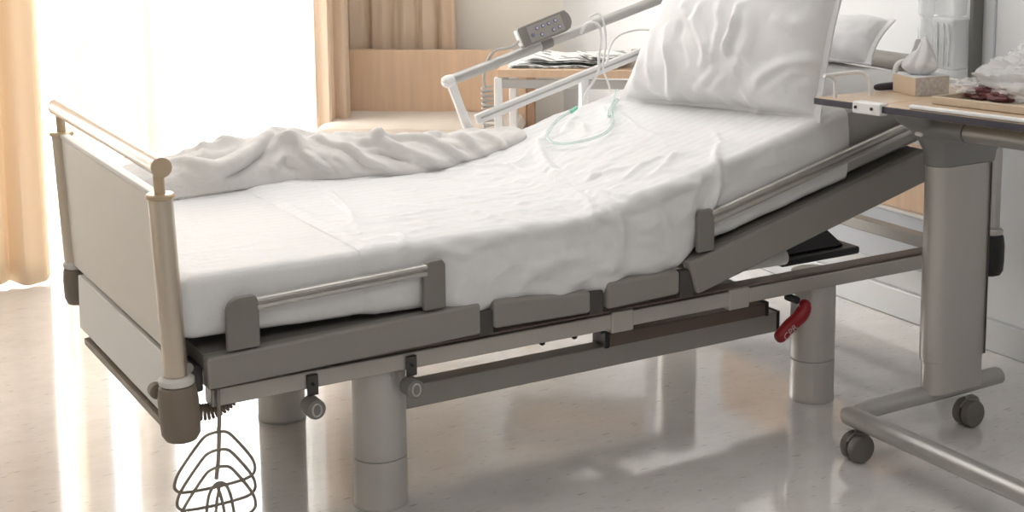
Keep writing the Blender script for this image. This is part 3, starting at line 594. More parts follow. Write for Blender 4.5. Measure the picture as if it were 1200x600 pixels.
# drainage bag hooks (round rollers) under the near rail
for x in (-.190,.045):
    hk = obj('hook_bracket', MB().box((x-.012,-.083,.318), (x+.014,-.076,.365)), 'dark_steel', bed, bevel=.003)
    obj('hook_roller', MB().lathe([(.008,-.026),(.021,-.024),(.022,-.020),(.022,.016),(.018,.020)], (x-.004,-.088,.296), axis='y', n=26), 'bracket_grey', hk)
    obj('hook_ring', MB().tube([(x-.004+.010*math.cos(a),-.1145,.296+.014*math.sin(a)) for a in np.linspace(0,2*math.pi,17)[:-1]], .0022, 8, closed=True), 'aluminium', hk)
    obj('pin', MB().lathe([(.0035,-.004),(.0035,.004)], (x,-.084,.345), axis='y', n=10), 'black', hk)
# red release lever with raised lettering
lv = MB()
ctr = [(1.176,.312),(1.186,.304),(1.186,.290),(1.170,.272),(1.152,.262),(1.134,.252),(1.116,.240),(1.103,.228),(1.090,.224)]
rad = [.012,.019,.021,.021,.0185,.0205,.0175,.0195,.013]
lv.tube([(x,-.088,z) for x, z in ctr], rad, 16, rz=None)
lever = obj('release_lever', lv, 'red', bed, sub=1, label='red plastic release lever with pale lettering')
def text_mesh(s, size, loc, ux, uy, ext=.0006):
    c = bpy.data.curves.new('t', 'FONT'); c.body = s; c.size = size; c.extrude = ext; c.align_x = 'CENTER'; c.align_y = 'CENTER'
    o = bpy.data.objects.new('t', c); COL.objects.link(o); bpy.context.view_layer.update()
    me = bpy.data.meshes.new_from_object(o.evaluated_get(bpy.context.evaluated_depsgraph_get())); uz = Vector(ux).cross(Vector(uy))
    V = [Vector(loc)+Vector(ux)*v.co.x+Vector(uy)*v.co.y+uz*v.co.z for v in me.vertices]; F = [tuple(p.vertices) for p in me.polygons]
    bpy.data.objects.remove(o); bpy.data.curves.remove(c); m = MB(); m.add(V, F, False); return m
lu = Vector((.80,0,.60)).normalized(); luy = Vector((-.60,0,.80)).normalized()
obj('lettering', text_mesh('CPR', .027, (1.122,-.1085,.2425), lu, luy), 'red_text', lever)
obj('lever_pivot', MB().lathe([(.010,-.012),(.010,.030)], (1.160,-.075,.318), axis='y', n=16), 'black', bed)
# drive unit under the raised backrest
du = MB(); du.prism([(1.36,.22,.305),(1.66,.22,.305),(1.66,.22,.330),(1.36,.22,.330)], (0,.24,0)); 
dr = obj('drive_unit', du, 'black', bed, bevel=.008)
tp = MB(); tp.add([(1.38,.24,.331),(1.62,.24,.331),(1.62,.44,.331),(1.38,.44,.331),(1.42,.27,.385),(1.57,.27,.385),(1.57,.41,.385),(1.42,.41,.385)],[(3,2,1,0),(4,5,6,7),(0,1,5,4),(1,2,6,5),(2,3,7,6),(3,0,4,7)],False)
obj('housing', tp, 'black', dr, bevel=.008)
obj('lift_arm', MB().prism([(.98,.30,.375),(1.42,.30,.33),(1.42,.30,.36),(1.0,.30,.50)], (0,.03,0)), 'bed_grey', bed, bevel=.004)
obj('actuator', MB().tube([(1.0,.20,.35),(1.35,.20,.345)], .022, 16), 'white_metal', bed)
obj('backrest_strut', MB().tube([(1.02,.10,.35),(1.02,.10,.52)], .009, 12), 'rail_tube', bed)
obj('backrest_strut', MB().tube([(1.05,.16,.35),(1.05,.16,.52)], .006, 12), 'rail_tube', bed)
# far side rail, folded up beside the raised backrest
fy = .785
def fl(x): return .845+(x-.585)*.2715
fr_ = obj('safety_rail', MB().tube([(.585,fy,.843),(1.50,fy,fl(1.50))], .0155, 20), 'rail_tube', bed)
obj('rail_knob', MB().lathe([(.008,-.024),(.016,-.018),(.019,-.006),(.0175,.006),(.0155,.012)], (.585,fy,.843), axis=((0,1,0),(-.262,0,.965),(.965,0,.262)), n=22), 'white_metal', fr_)
def flat(a, b, w, t, y=fy):
    d = (Vector(b)-Vector(a)).normalized(); up = Vector((-d[2],0,d[0])); A = Vector(a); B = Vector(b)
    P = [A-up*w/2, B-up*w/2, B+up*w/2, A+up*w/2]; return MB().prism([p+Vector((0,-t/2,0)) for p in P], (0,t,0))
obj('upright', flat((.590,fy,.835), (.672,fy,.62), .026, .018), 'white_metal', fr_, bevel=.004)
lw = obj('lower_bar', flat((.668,fy,.722), (1.46,fy,.939), .030, .020), 'white_metal', fr_, bevel=.005)
obj('groove', flat((.680,fy-.0105,.7275), (1.45,fy-.0105,.9385), .006, .002), 'rail_tube', lw)
obj('rail_stay', MB().box((1.025,fy-.012,.66), (1.050,fy+.012,.815)), 'white_metal', fr_, bevel=.004)
obj('rail_stay', MB().box((1.40,fy-.010,.78), (1.425,fy+.010,1.06)), 'white_metal', fr_, bevel=.003)
# =====================  MATTRESS AND LINEN  =====================
def shade(G, D, N): return G+N*D[..., None]
def nz(G, f, seed, o=3):
    P = G.reshape(-1, 3); r = np.array([noise.fractal(Vector((p[0]*f, p[1]*f, p[2]*f+seed)), .6, 2.1, o) for p in P]); return r.reshape(G.shape[:2])
def closed_shell(x0, x1, nx, ny, shrink):
    G = shell(x0, x1, nx, ny); N = normals(G); return G-N*shrink
Gm = closed_shell(-.470, 1.60, 90, 70, .006)
mb = MB().grid(Gm, flip=True)
c_first = list(range(70)); 
mb.add([tuple(Gm[0,j]) for j in range(70)], [tuple(range(70))], False); mb.add([tuple(Gm[-1,j]) for j in range(70)], [tuple(range(70))[::-1]], False)
mt = tag(obj('mattress', mb, 'mattress_cover'), 'hospital mattress bent up at the head, bare grey cover showing beside the overbed table', 'mattress')
# bottom sheet
Gs = shell(-.482, .30, 110, 120); Ns = normals(Gs)
D = .0012+.0015*nz(Gs, 5, 1.3)
x = Gs[..., 0]; D += np.where(x > -.10, -.001, 0)
# pull the foot end round the corner
e = np.clip((-.44-x)/.042, 0, 1)
Gs = shade(Gs, np.maximum(D, .0)-.020*e**2.2, Ns); 
bs = MB().grid(Gs, flip=True); ny_ = Gs.shape[1]
cen = Gs[0].mean(0)
bs.add([tuple(p) for p in Gs[0]], [tuple(range(ny_))], False)
tag(obj('bottom_sheet', bs, 'sheet_striped'), 'smooth white striped sheet stretched over the foot of the mattress', 'sheet')
# draw sheet, rumpled over the bend and hanging on the near side
Gd = shell(-.075, 1.31, 380, 270, 2, 3); Nd = normals(Gd); x = Gd[..., 0]; y = Gd[..., 1]; z = Gd[..., 2]
act = np.exp(-((x-.62)/.42)**2)
D = .0065+1.55*strokes(Gd, Nd, [(a, h, w*.72, q) for a, h, w, q in SHEET_FOLDS])
D += (.0015+.006*act)*np.maximum(-.6, nz(Gd, 6.5, 4.1))+(.0008+.0030*act)*nz(Gd*np.array([1,2.2,2.2]), 13, 8.2, 2)
depth = np.clip((zt(x)-z-.03)/.12, 0, 1)*(y < .2)
hang = np.clip((x-.10)/.06, 0, 1)*np.clip((.82-x)/.06, 0, 1)
D += depth*hang*(.020+.007*np.sin(x*38+1.5*np.sin(x*11)))
D = np.maximum(D, .004)
e0 = np.clip((x+.075)/.03, 0, 1); D = D*(.15+.85*e0)
Gd = shade(Gd, D, Nd); Gd[..., 2] -= depth*hang*.012*(1+.5*np.sin(x*17))
tag(obj('draw_sheet', MB().grid(Gd, flip=True), 'draw_cotton'), 'rumpled white draw sheet across the middle of the bed, hanging over the near side', 'sheet')
# blanket
Gb = mound(330, 170); Nb = normals(Gb)
D = 1.5*strokes(Gb, Nb, [(a, h, w*.8, q) for a, h, w, q in BLANKET_FOLDS])+.008*nz(Gb, 5, 2.2, 2)+.0035*nz(Gb*np.array([1,1.8,1.8]), 13, 5.5)
s = 1-np.abs(nz(Gb*np.array([1,2.4,2.4]), 4.5, 7.7, 2)); D += .009*(s-.6)
edge = np.clip(np.minimum(np.arange(Gb.shape[1])/18, (Gb.shape[1]-1-np.arange(Gb.shape[1]))/18), 0, 1)[None]
D = D*(.15+.85*edge)
Gb = shade(Gb, D, Nb); Gb[..., 2] = np.where(Gb[..., 1] < .745, np.maximum(Gb[..., 2], zt(Gb[..., 0])+.004), Gb[..., 2])
tag(obj('blanket', MB().grid(Gb, flip=True), 'blanket_white', solid=.003), 'crumpled cream-white blanket pushed along the far side of the foot end', 'blanket')
# pillows
def pillow(name, P, folds, mt_, label, seed, amp=1):
    fr_g, bk = pillow_grid(**P); m = MB()
    N = normals(fr_g)
    D = 1.35*strokes(fr_g, N, [(a, h, w*1.0, 1+(q-1)*.6) for a, h, w, q in folds]) if folds else 0
    nu, nv = fr_g.shape[:2]; u = np.linspace(-1,1,nu)[:,None]; v = np.linspace(-1,1,nv)[None]
    k = np.clip((1-np.maximum(abs(u), abs(v)))*9, 0, 1)
    D = D*np.clip(k+.35, 0, 1)+amp*k*(.010*nz(fr_g, 4, seed, 2)+.0012*nz(fr_g, 20, seed+3, 2))
    F_ = shade(fr_g, D, N)
    m.grid(F_, flip=True); N2 = -normals(bk); m.grid(bk+N2*(k*.004*nz(bk, 8, seed+9))[..., None], flip=False)
    return tag(obj(name, m, mt_), label, 'pillow')
pillow('pillow', PILLOW1, PILLOW_FOLDS, 'pillow_white', 'large creased white pillow leaning upright on the raised backrest', 3.1)
pillow('pillow', PILLOW2, [], 'pillow_white', 'soft white pillow lying low at the bed head behind the large one', 6.4, 2)
# =====================  REMOTE, TUBES, CORDS  =====================
rx = Vector((.9595,0,.2815)); ry = Vector((-.2815,.0,.9595)).normalized(); rzv = rx.cross(ry)        # rzv points to -y
rc = Vector((.885,.758,.978)); ry = (ry+Vector((0,.25,0))).normalized(); rzv = rx.cross(ry).normalized()
rt = thing('bed_remote', 'grey hand control with eight round buttons clipped on the far bed rail', 'remote', (.885,.758,.95))
def rp(u, v, w): return rc+rx*u+ry*v+rzv*w
def rbox(u0,u1,v0,v1,w0,w1): return MB().prism([rp(u0,v0,w0),rp(u1,v0,w0),rp(u1,v1,w0),rp(u0,v1,w0)], rzv*(w1-w0))
ol = [(-.088,-.031),(.060,-.031),(.078,-.026),(.088,-.012),(.090,.0),(.088,.014),(.078,.031),(-.088,.031)]
obj('body', MB().prism([rp(u,v,-.012) for u,v in ol], rzv*.026), 'remote_grey', rt, bevel=.004, seg=3)
obj('face_plate', rbox(-.062,.058,-.024,.024,.0142,.0155), 'remote_face', rt, bevel=.0006)
obj('side_plate', rbox(-.093,-.0885,-.022,.026,-.010,.012), 'white_metal', rt, bevel=.001)
for (u, v) in ((-.050,-.004),(-.030,.011),(-.009,.011),(.012,.011),(.035,.012),(-.022,-.012),(.020,-.012),(.042,-.010)):
    bt = obj('button', MB().lathe([(.0062,.0158),(.0062,.0178),(.0052,.0186)], rc+rx*u+ry*v, axis=(tuple(rx),tuple(ry),tuple(rzv)), n=18), 'button_ring', rt)
    if u > -.045: obj('button_dot', MB().lathe([(.0030,.0188),(.0027,.0194)], rc+rx*u+ry*v, axis=(tuple(rx),tuple(ry),tuple(rzv)), n=14), 'button_dot', bt)
obj('clip', MB().tube([(.895+.019*math.sin(a), 0, 0) for a in (0,1)], .001) if 0 else MB().lathe([(.0165,-.02),(.0185,-.018),(.0185,.018),(.0165,.02)], (.905,fy,fl(.905)), axis=((0,1,0),(-.262,0,.965),(.965,0,.262)), n=22), 'remote_grey', rt)
cd = MB(); a0 = rp(-.092,-.006,0)
cd.tube([a0, a0+Vector((-.03,0,-.018)), (.722,.775,.925), (.706,.795,.875), (.706,.808,.832), (.716,.812,.812)], .0042, 8, 2)
pts = []
for i in range(14*16+1):
    a = 2*math.pi*i/16; t = i/(14*16); pts.append((.722+.006*t+.0155*math.cos(a), .815+.0155*math.sin(a), .812-.205*t))
cd.tube(pts, .0036, 6)
obj('coiled_cord', cd, 'cord_grey', rt)
# white cable looped over the far rail, thin tubes on the bed
wt = MB()
wt.tube([(1.015,.765,.955),(1.03,.755,.992),(1.075,.752,.985),(1.085,.758,.93),(1.075,.76,.88),(1.08,.76,.84),(1.05,.757,.80),(1.02,.758,.765),(1.035,.755,.752)], .0042, 8, 3)
wt.tube([(1.07,.80,1.0),(1.085,.765,1.02),(1.10,.757,.96),(1.10,.757,.90),(1.085,.758,.85),(1.11,.757,.80),(1.115,.754,.765)], .0036, 8, 3)
wt.tube([(1.10,.757,.855),(1.15,.80,.93),(1.24,.82,.95),(1.34,.84,.94)], .003, 8, 3)
wt.tube([(1.085,.758,.85),(1.105,.757,.862),(1.12,.77,.885)], .003, 8, 2)
tag(obj('white_cable', wt, 'tube_white'), 'thin white cables looped over the far bed rail beside the pillow', 'cable')
tu = MB()
def on(x, y, h=.012): return (x, y, float(zt(x))+h)
tu.tube([on(1.085,.67,.03),on(1.02,.60,.02),on(.955,.50,.03),on(.90,.40,.022),on(.82,.36,.024),on(.74,.42,.022),on(.735,.50,.026),on(.80,.58,.03),on(.86,.62,.034),on(.91,.63,.034)], .0042, 8, 3)
tu.tube([on(1.04,.60,.025),on(.985,.55,.028),on(.94,.49,.026)], .006, 8, 2)
ot = tag(obj('oxygen_tube', tu, 'tube_clear'), 'thin pale green oxygen tube curled in a loop on the sheet before the pillow', 'tube')
cn = MB(); cn.tube([on(.895,.625,.034),on(.92,.635,.037)], .006, 8)
mat('tube_green', (.25,.68,.52), .3); obj('connector', cn, 'tube_green', ot, label='green connector')
# =====================  WIRE BOTTLE BASKET + SPIRAL CORD  =====================
wb = thing('wire_basket', 'grey wire bottle basket hanging from the foot end of the near bed rail', 'basket', (-.40,-.06,.06))
wm = MB(); wr = .0034
wm.tube([(-.398,-.062,.385),(-.398,-.082,.378),(-.399,-.085,.345),(-.397,-.082,.30),(-.400,-.078,.277)], .0045, 10, 2)
obj('hook', wm, 'wire', wb)
def ring(cx, cz, w, hgt, y, tilt):    # rounded triangle frame, wide at its foot
    P = [(-.22,1),(.22,1),(.42,.85),(.90,.36),(1.0,.12),(.92,-.0),(.70,-.06),(0,-.08),(-.70,-.06),(-.92,.0),(-1.0,.12),(-.90,.36),(-.42,.85)]
    return [(cx+px*w/2, y-tilt*(pz), cz+pz*hgt) for px, pz in P]
for k, (cx, cz, w, h) in enumerate([(-.405,.160,.178,.120),(-.409,.128,.172,.120),(-.413,.096,.166,.122)]):
    obj('wire_ring', MB().tube(ring(cx, cz, w, h, -.060-.018*k, .02), wr, 8, 2, closed=True), 'wire', wb)
obj('wire_stem', MB().tube([(-.400,-.085,.279),(-.408,-.10,.23),(-.418,-.11,.190)], .0045, 8, 1), 'wire', wb)
for k in range(2):
    s = .02*k
    obj('wire_loop', MB().tube([(-.440+s,-.10,.06),(-.440+s,-.105,.13),(-.430+s,-.105,.168),(-.412,-.105,.182),(-.395-s,-.105,.172),(-.385-s,-.105,.14),(-.375-s,-.10,.06)], wr, 8, 2), 'wire', wb)
scb = MB(); pts = []
path = [(-.455,-.03,.325),(-.42,-.04,.305),(-.385,-.045,.312),(-.36,-.045,.335)]
def bez(path, t):
    P = [Vector(p) for p in path]
    while len(P) > 1: P = [a*(1-t)+b*t for a, b in zip(P, P[1:])]
    return P[0]
N_ = 14*14
for i in range(N_):
    t = i/(N_-1); c = bez(path, t); tg = (bez(path, min(1,t+.01))-bez(path, max(0,t-.01))).normalized(); u1 = tg.cross(Vector((0,1,0))).normalized(); u2 = tg.cross(u1)
    a = 2*math.pi*i/14; pts.append(c+u1*.015*math.cos(a)+u2*.015*math.sin(a))
scb.tube(pts, .0035, 6)
tag(obj('spiral_cord', scb, 'cap_taupe'), 'short coiled grey-brown cord under the foot corner of the bed', 'cord')
# =====================  OVERBED TABLE  =====================
ot_ = thing('overbed_table', 'wheeled overbed table with wood-look top and flat metal column at the right', 'table', (1.30,-.62,0))
ZT = .875; X0, X1 = 1.150, 1.600
TILT = lambda v: (v[0], v[1], v[2]+.045*(-.25-v[1]))      # the top slopes up a little towards its free end
WARP = TILT
def topslab(y0, y1, m1='wood_table'):
    a = obj('table_top', MB().box((X0+.004,y0,ZT-.020), (X1,y1,ZT)), m1, ot_, bevel=.003)
    obj('edge_band', MB().box((X0-.002,y0,ZT-.018), (X0+.0035,y1,ZT-.002)), 'table_edge', a, bevel=.001)
    return a
topslab(-.372,-.150); big = topslab(-1.45,-.376)
obj('raised_lip', MB().box((X0+.002,-1.45,ZT+.0005), (X0+.016,-.485,ZT+.010)), 'white_metal', big, bevel=.003)
hp = obj('hinge_plate', MB().box((X0-.008,-.400,ZT-.026), (X0+.020,-.300,ZT+.004)), 'white_metal', ot_, bevel=.004)
for y in (-.315,-.372): obj('screw', MB().lathe([(.004,-.003),(.004,.0)], (X0-.009,y,ZT-.010), axis='x', n=12), 'black', hp)
WARP = None
def col_outline(x0, x1, yc, hw, n=8):
    P = []
    for k in range(n+1):
        a = math.pi/2+math.pi*k/n; P.append((x0+hw+hw*math.cos(a), yc+hw*math.sin(a)))
    for k in range(n+1):
        a = -math.pi/2+math.pi*k/n; P.append((x1-hw*.4+hw*.4*math.cos(a), yc+hw*math.sin(a)))
    return P
def colpr(x0, x1, yc, hw, z0, z1): return MB().prism([Vector((px,py,z0)) for px,py in col_outline(x0,x1,yc,hw)], (0,0,z1-z0))
oc = obj('column', colpr(1.328,1.522,-.385,.038,.205,.712), 'column_metal', ot_, bevel=.002)
obj('seam_strip', MB().box((1.504,-.4255,.207), (1.508,-.4225,.710)), 'dark_steel', oc)
obj('inner_column', colpr(1.334,1.514,-.385,.034,.118,.2045), 'column_metal', ot_, bevel=.002)
# hub that flares up from the column to the support tube
hb = MB(); n_ = 18; rings = []
for t, (x0, x1, hw, zz, yy) in enumerate([(1.326,1.528,.040,.7125,-.385),(1.324,1.532,.041,.74,-.386),(1.300,1.57,.043,.775,-.388),(1.27,1.575,.046,.805,-.390),(1.225,1.58,.05,.830,-.390),(1.205,1.58,.05,.852,-.390)]):
    rings.append([(px, py, zz) for px, py in col_outline(x0, x1, yy, hw)])
V = [p for r in rings for p in r]; k = len(rings[0])
hb.add(V, [(i*k+j, i*k+(j+1) % k, (i+1)*k+(j+1) % k, (i+1)*k+j) for i in range(len(rings)-1) for j in range(k)]+[tuple(range(k))[::-1], tuple((len(rings)-1)*k+j for j in range(k))])
hub = obj('column_head', hb, 'table_hub', ot_, bevel=.002)
obj('lug', MB().lathe([(.004,-.008),(.006,-.004),(.006,.012)], (1.245,-.432,.808), axis='y', n=12), 'white_metal', hub)
WARP = TILT
sl = obj('tube_sleeve', MB().lathe([(.026,-.535),(.028,-.53),(.028,-.40),(.026,-.395)], (1.30,0,.808), axis='y', n=28), 'table_hub', ot_)
obj('support_tube', MB().lathe([(.022,-1.40),(.0225,-1.395),(.0225,-.536)], (1.30,0,.808), axis='y', n=28), 'table_metal', ot_)
# base
WARP = None
zt_ = .112
obj('base_tube', MB().tube([(1.615,-.372,zt_),(1.50,-.376,zt_),(1.38,-.378,zt_),(1.27,-.372,zt_-.002),(1.18,-.37,zt_-.004),(1.12,-.378,zt_-.006),(1.10,-.40,zt_-.006)], .0265, 22, 2, rz=.85), 'table_metal', ot_)
obj('base_tube', MB().tube([(1.090,-.375,zt_-.006),(1.090,-.378,zt_-.004),(1.092,-.60,zt_-.004),(1.094,-1.55,zt_-.004)], .0275, 24, rz=.85), 'table_metal', ot_)
def castor(x, y, rot):
    c = obj('castor', MB().lathe([(.010,.078),(.017,.074),(.020,.066),(.020,.060)][::-1], (x,y,0), n=20), 'castor_hood', ot_)
    dx, dy = math.cos(rot), math.sin(rot); ax = ((0,0,1),(-dy,dx,0) if 0 else (dy,-dx,0),(dx,dy,0)); ax = ((0,0,1),(-dy,dx,0),(dx,dy,0))
    cx, cy = x-.012*(-dy), y-.012*dx
    for s in (-.016,.016):
        sgn = 1 if s > 0 else -1
        pr_ = [(.026,-.013),(.033,-.012),(.0355,-.007),(.0355,.006),(.033,.010),(.024,.012),(.010,.010)]
        if s < 0: pr_ = [(r,-h) for r,h in pr_][::-1]
        obj('wheel', MB().lathe(pr_, (cx+dx*s, cy+dy*s, .036), axis=ax, n=30), 'castor_tyre', c)
    hd = MB(); V = []; A = Vector((dx,dy,0)); T = Vector((-dy,dx,0))
    ar = [Vector((cx,cy,.036))+T*(.037*math.cos(a))+Vector((0,0,.037*math.sin(a))) for a in np.linspace(.1, 2.6, 12)]
    ar2 = [Vector((cx,cy,.036))+T*(.033*math.cos(a))+Vector((0,0,.033*math.sin(a))) for a in np.linspace(.1, 2.6, 12)]
    hd.prism([p-A*.003 for p in ar+ar2[::-1]], A*.006); obj('hood', hd, 'castor_hood', c)
castor(1.105,-.405,math.radians(-94)); castor(1.512,-.382,math.radians(-88)); castor(1.094,-1.42,math.radians(-50)); 
# pull handles on the small leaf
WARP = TILT
h1 = MB(); h1.tube([(1.176,-.200,ZT),(1.176,-.200,.905),(1.172,-.200,.925),(1.155,-.200,.934),(1.138,-.200,.935)], .0052, 10, 2)
h1.tube([(1.150,-.200,.934),(1.235,-.200,.936),(1.262,-.205,.934),(1.272,-.215,.92),(1.272,-.225,.90),(1.272,-.225,ZT)], .0052, 10, 2)
obj('grab_handle', h1, 'white_metal', ot_)
h2 = MB(); h2.tube([(1.42,-.155,ZT),(1.42,-.155,.925),(1.43,-.155,.944),(1.46,-.155,.948),(1.50,-.160,.948),(1.53,-.165,.935),(1.53,-.165,ZT)], .0065, 10, 2)
obj('grab_handle', h2, 'white_metal', ot_)
# things on the table
tb_ = thing('tissue_box', 'small tan and white tissue box on the near leaf of the overbed table', 'box', (1.44,-.265,ZT))
T0 = Vector((1.378,-.193,ZT+.0005)); T1 = Vector((1.336,-.318,ZT+.0005)); tu_ = (T1-T0); tv = Vector((tu_.y,-tu_.x,0)).normalized()*-.13; tv = Vector((.100,-.018,0))
obj('carton', MB().prism([T0,T1,T1+tv,T0+tv], (0,0,.046)), 'card_tan', tb_, bevel=.001)
obj('carton_side', MB().prism([T1+tv*.01-tu_.normalized()*-.0008,T1+tv*.99+tu_.normalized()*.0008,T1+tv*.99+tu_.normalized()*.0016,T1+tv*.01+tu_.normalized()*.0016], (0,0,.044)), 'box_pattern', tb_)
obj('carton_top', MB().prism([(p+Vector((0,0,.0462))) for p in (T0,T1,T1+tv,T0+tv)], (0,0,.001)), 'white_paper', tb_)
ti = MB(); cc = T0+tu_*.5+tv*.45
n1, n2 = 90, 26; G = np.zeros((n1, n2, 3))
for i in range(n1):
    a = 2*math.pi*i/(n1-1)
    for j in range(n2):
        v = j/(n2-1)
        r = (.018+.028*math.sin(min(1, v*3.2)*math.pi/2))*(1-v**2.0)**.9+.003
        r *= 1+(.30*math.sin(a*3+v*2)+.16*math.sin(a*7+1-v*3))*(.3+.7*v)
        G[i, j] = (cc.x+r*math.cos(a)*.8+.012*v, cc.y+r*math.sin(a)*1.1-.006*v, ZT+.047+(.088+.016*math.sin(a*2+.5))*v)
ti.grid(G)
obj('tissue', ti, 'white_paper', tb_, solid=.0006)
tag(obj('paper_strip', MB().prism([(1.455,-.172,.955),(1.468,-.176,.955),(1.485,-.182,1.005),(1.472,-.178,1.005)], (.002,.006,0)).tube([(1.46,-.17,.955),(1.46,-.166,.951)], .002), 'white_paper', bevel=.001), 'narrow white paper strip sticking up from the curved handle by the tissue box', 'paper')
gc = MB(); gc.tube([(1.47,-.175,ZT+.012),(1.50,-.20,ZT+.012),(1.56,-.262,ZT+.012),(1.585,-.285,ZT+.012)], [.008,.012,.012,.008], 14, 1, rz=.8)
gc2 = MB()
# tray with rim
ty = thing('serving_tray', 'light wooden tray lying under the plastic bag on the overbed table', 'tray', (1.42,-.72,ZT))
tr = MB(); tr.box((1.262,-1.10,ZT+.001), (1.575,-.46,ZT+.006)); obj('tray_base', tr, 'wood_tray', ty, bevel=.002)
for lo, hi in (((1.255,-1.10,ZT+.001),(1.263,-.455,ZT+.020)),((1.575,-1.10,ZT+.001),(1.583,-.455,ZT+.020)),((1.263,-.463,ZT+.001),(1.575,-.455,ZT+.020))): obj('rim', MB().box(lo, hi), 'wood_tray', ty, bevel=.002)
def blob(c, r, seed, amp, n=40, sq=(1,1,1), flat=None):
    G = np.zeros((n, n, 3))
    for i in range(n):
        for j in range(n):
            a = 2*math.pi*i/(n-1); b = math.pi*j/(n-1)-math.pi/2
            d = Vector((math.cos(a)*math.cos(b), math.sin(a)*math.cos(b), math.sin(b)))
            k = 1+amp*noise.fractal(d*2.0+Vector((seed,0,0)), .9, 2.1, 3)+amp*.35*(1-abs(noise.noise(d*2.6+Vector((0,seed,0))))*2)
            z = c[2]+d.z*r*k*sq[2]
            if flat is not None: z = max(z, flat)
            G[i, j] = (c[0]+d.x*r*k*sq[0], c[1]+d.y*r*k*sq[1], z)
    return MB().grid(G)
bag = thing('plastic_bag', 'crumpled clear plastic bag lying on the tray on the overbed table', 'bag', (1.45,-.60,ZT+.007))
obj('bag_body', blob((1.45,-.62,.920), .085, 3.3, .26, 70, (1.2,2.0,.80), ZT+.008), 'bag_film', bag)
obj('bag_mouth', blob((1.45,-.64,.972), .055, 9.1, .35, 50, (1.0,1.8,.80)), 'bag_film', bag)
obj('bag_corner', blob((1.38,-.47,.905), .036, 5.2, .35, 40, (1.1,1.4,.6), ZT+.021), 'bag_film', bag)
for k, (c, r, sq, lab) in enumerate([((1.372,-.505,.897),.024,(1,1.5,.75),'dark reddish-purple lump at the left inside the clear bag'),((1.365,-.572,.892),.020,(1,1.9,.6),'long dark purple lump at the right inside the clear bag')]):
    tag(obj('dried_fruit', blob(c, r, k+1.5, .3, 26, sq, ZT+.007), 'food_purple'), lab, 'food')
# dark spectacle case behind the first handle
sc_ = MB(); sc_.prism([(1.415,-.115,.0),(1.475,-.165,0),(1.49,-.15,0),(1.43,-.10,0)], (0,0,.001)) if 0 else None
case = tag(obj('glasses_case', MB().tube([(1.335,-.170,ZT+.0115),(1.345,-.171,ZT+.0115),(1.43,-.178,ZT+.0115),(1.44,-.179,ZT+.0115)], [.006,.011,.011,.006], 14, 0), 'table_edge', sub=1), 'small dark case lying on the table leaf left of the tissue box', 'case')
WARP = None
# =====================  CLEAR JAR ON THE WALL RAIL  =====================
wr_ = tag(obj('wall_post', MB().box((1.985,.112,.80), (2.029,.128,1.60)), 'jar_steel', bevel=.003), 'dark grey vertical equipment rail on the wall above the bed head', 'rail')
jr = thing('suction_jar', 'clear plastic suction jar hanging beside the dark wall rail', 'jar', (1.965,.18,.84))
obj('jar_body', MB().box((1.935,.138,.845), (2.005,.240,1.005)), 'jar_plastic', jr, bevel=.012, seg=4)
obj('jar_cap', MB().box((1.935,.145,1.0065), (2.000,.240,1.075)), 'jar_plastic', jr, bevel=.01, seg=3)
obj('jar_lid', MB().lathe([(.026,1.0765),(.028,1.08),(.028,1.11),(.024,1.115)], (1.965,.185,0), n=24), 'tube_white', jr)
obj('flask', MB().lathe([(.020,.86),(.024,.864),(.024,.965),(.018,.985),(.018,1.0),(.025,1.012),(.025,1.09),(.02,1.10)], (1.905,.225,0), n=24), 'jar_plastic', jr)
for y in (.155,.175,.20): obj('inner_tube', MB().tube([(1.931,y,.86),(1.931,y,.975),(1.931,y+.006,.985)], .003, 8, 1), 'tube_white', jr)
obj('holder', MB().box((2.006,.15,.93), (2.029,.28,.99)), 'tube_white', jr, bevel=.003)
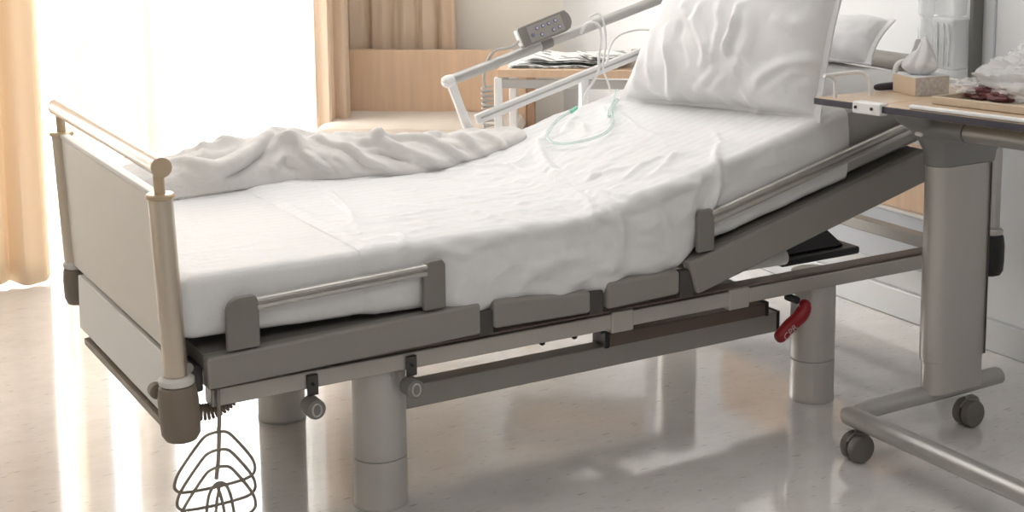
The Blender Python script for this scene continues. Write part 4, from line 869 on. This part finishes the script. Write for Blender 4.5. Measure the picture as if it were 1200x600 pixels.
# =====================  LIGHT  =====================
W = bpy.data.worlds.new('world'); SC.world = W; W.use_nodes = True; bg = W.node_tree.nodes['Background']; bg.inputs[0].default_value = (.99,.99,1,1); bg.inputs[1].default_value = 4.2
def area(name, loc, rot, sx, sy, e, col, portal=False):
    l = bpy.data.lights.new(name, 'AREA'); l.shape = 'RECTANGLE'; l.size = sx; l.size_y = sy; l.energy = e; l.color = col
    o = bpy.data.objects.new(name, l); COL.objects.link(o); o.location = loc; o.rotation_euler = rot
    if portal: l.cycles.is_portal = True
    return o
area('window_portal', (-.25,2.90,1.2), (math.radians(-90),0,0), 2.1, 2.3, 1, (1,1,1), True)
area('daylight', (-.25,3.2,1.35), (math.radians(-90),0,0), 2.4, 2.6, 105, (.98,.985,1))
area('ceiling_fill', (.3,.9,2.58), (0,0,0), 2.4, 1.6, 17, (1,.99,.98))  # added soft fill over the bed, stands for no known fitting
area('ceiling_fill', (-.6,-2.6,2.58), (0,0,0), 2.0, 1.4, 16, (1,.985,.975))  # added fill from the camera side, unseen, brightens the near faces
sn = bpy.data.lights.new('sun', 'SUN'); sn.energy = .35; sn.angle = .05; sn.color = (1,.72,.42); so = bpy.data.objects.new('sun', sn); COL.objects.link(so)
so.rotation_euler = Vector((.75,-1,-.62)).to_track_quat('-Z','Y').to_euler(); so.location = (-3,4,3)
# =====================  CAMERA  =====================
cam = bpy.data.cameras.new('camera'); co = bpy.data.objects.new('camera', cam); COL.objects.link(co); SC.camera = co
CR = [[0.8453389617545926,-0.08091101491079672,0.5280676541938282],[-0.5342297882815966,-0.1266287065247076,0.8358012347421364],[-0.000757002158582265,-0.9886448191084523,-0.15026925366736735]]
co.matrix_world = Matrix([[CR[i][0], -CR[i][1], -CR[i][2], (-1.32354898,-3.03036806,1.45)[i]] for i in range(3)]+[[0,0,0,1]])
cam.sensor_width = 36; cam.lens = 36*1749.108/1200; cam.shift_x = -100/1200; cam.shift_y = -190/1200; cam.clip_start = .05
vs = SC.view_settings; vs.view_transform = 'Standard'; vs.look = 'None'; vs.gamma = 1; vs.use_curve_mapping = False; vs.exposure = .47
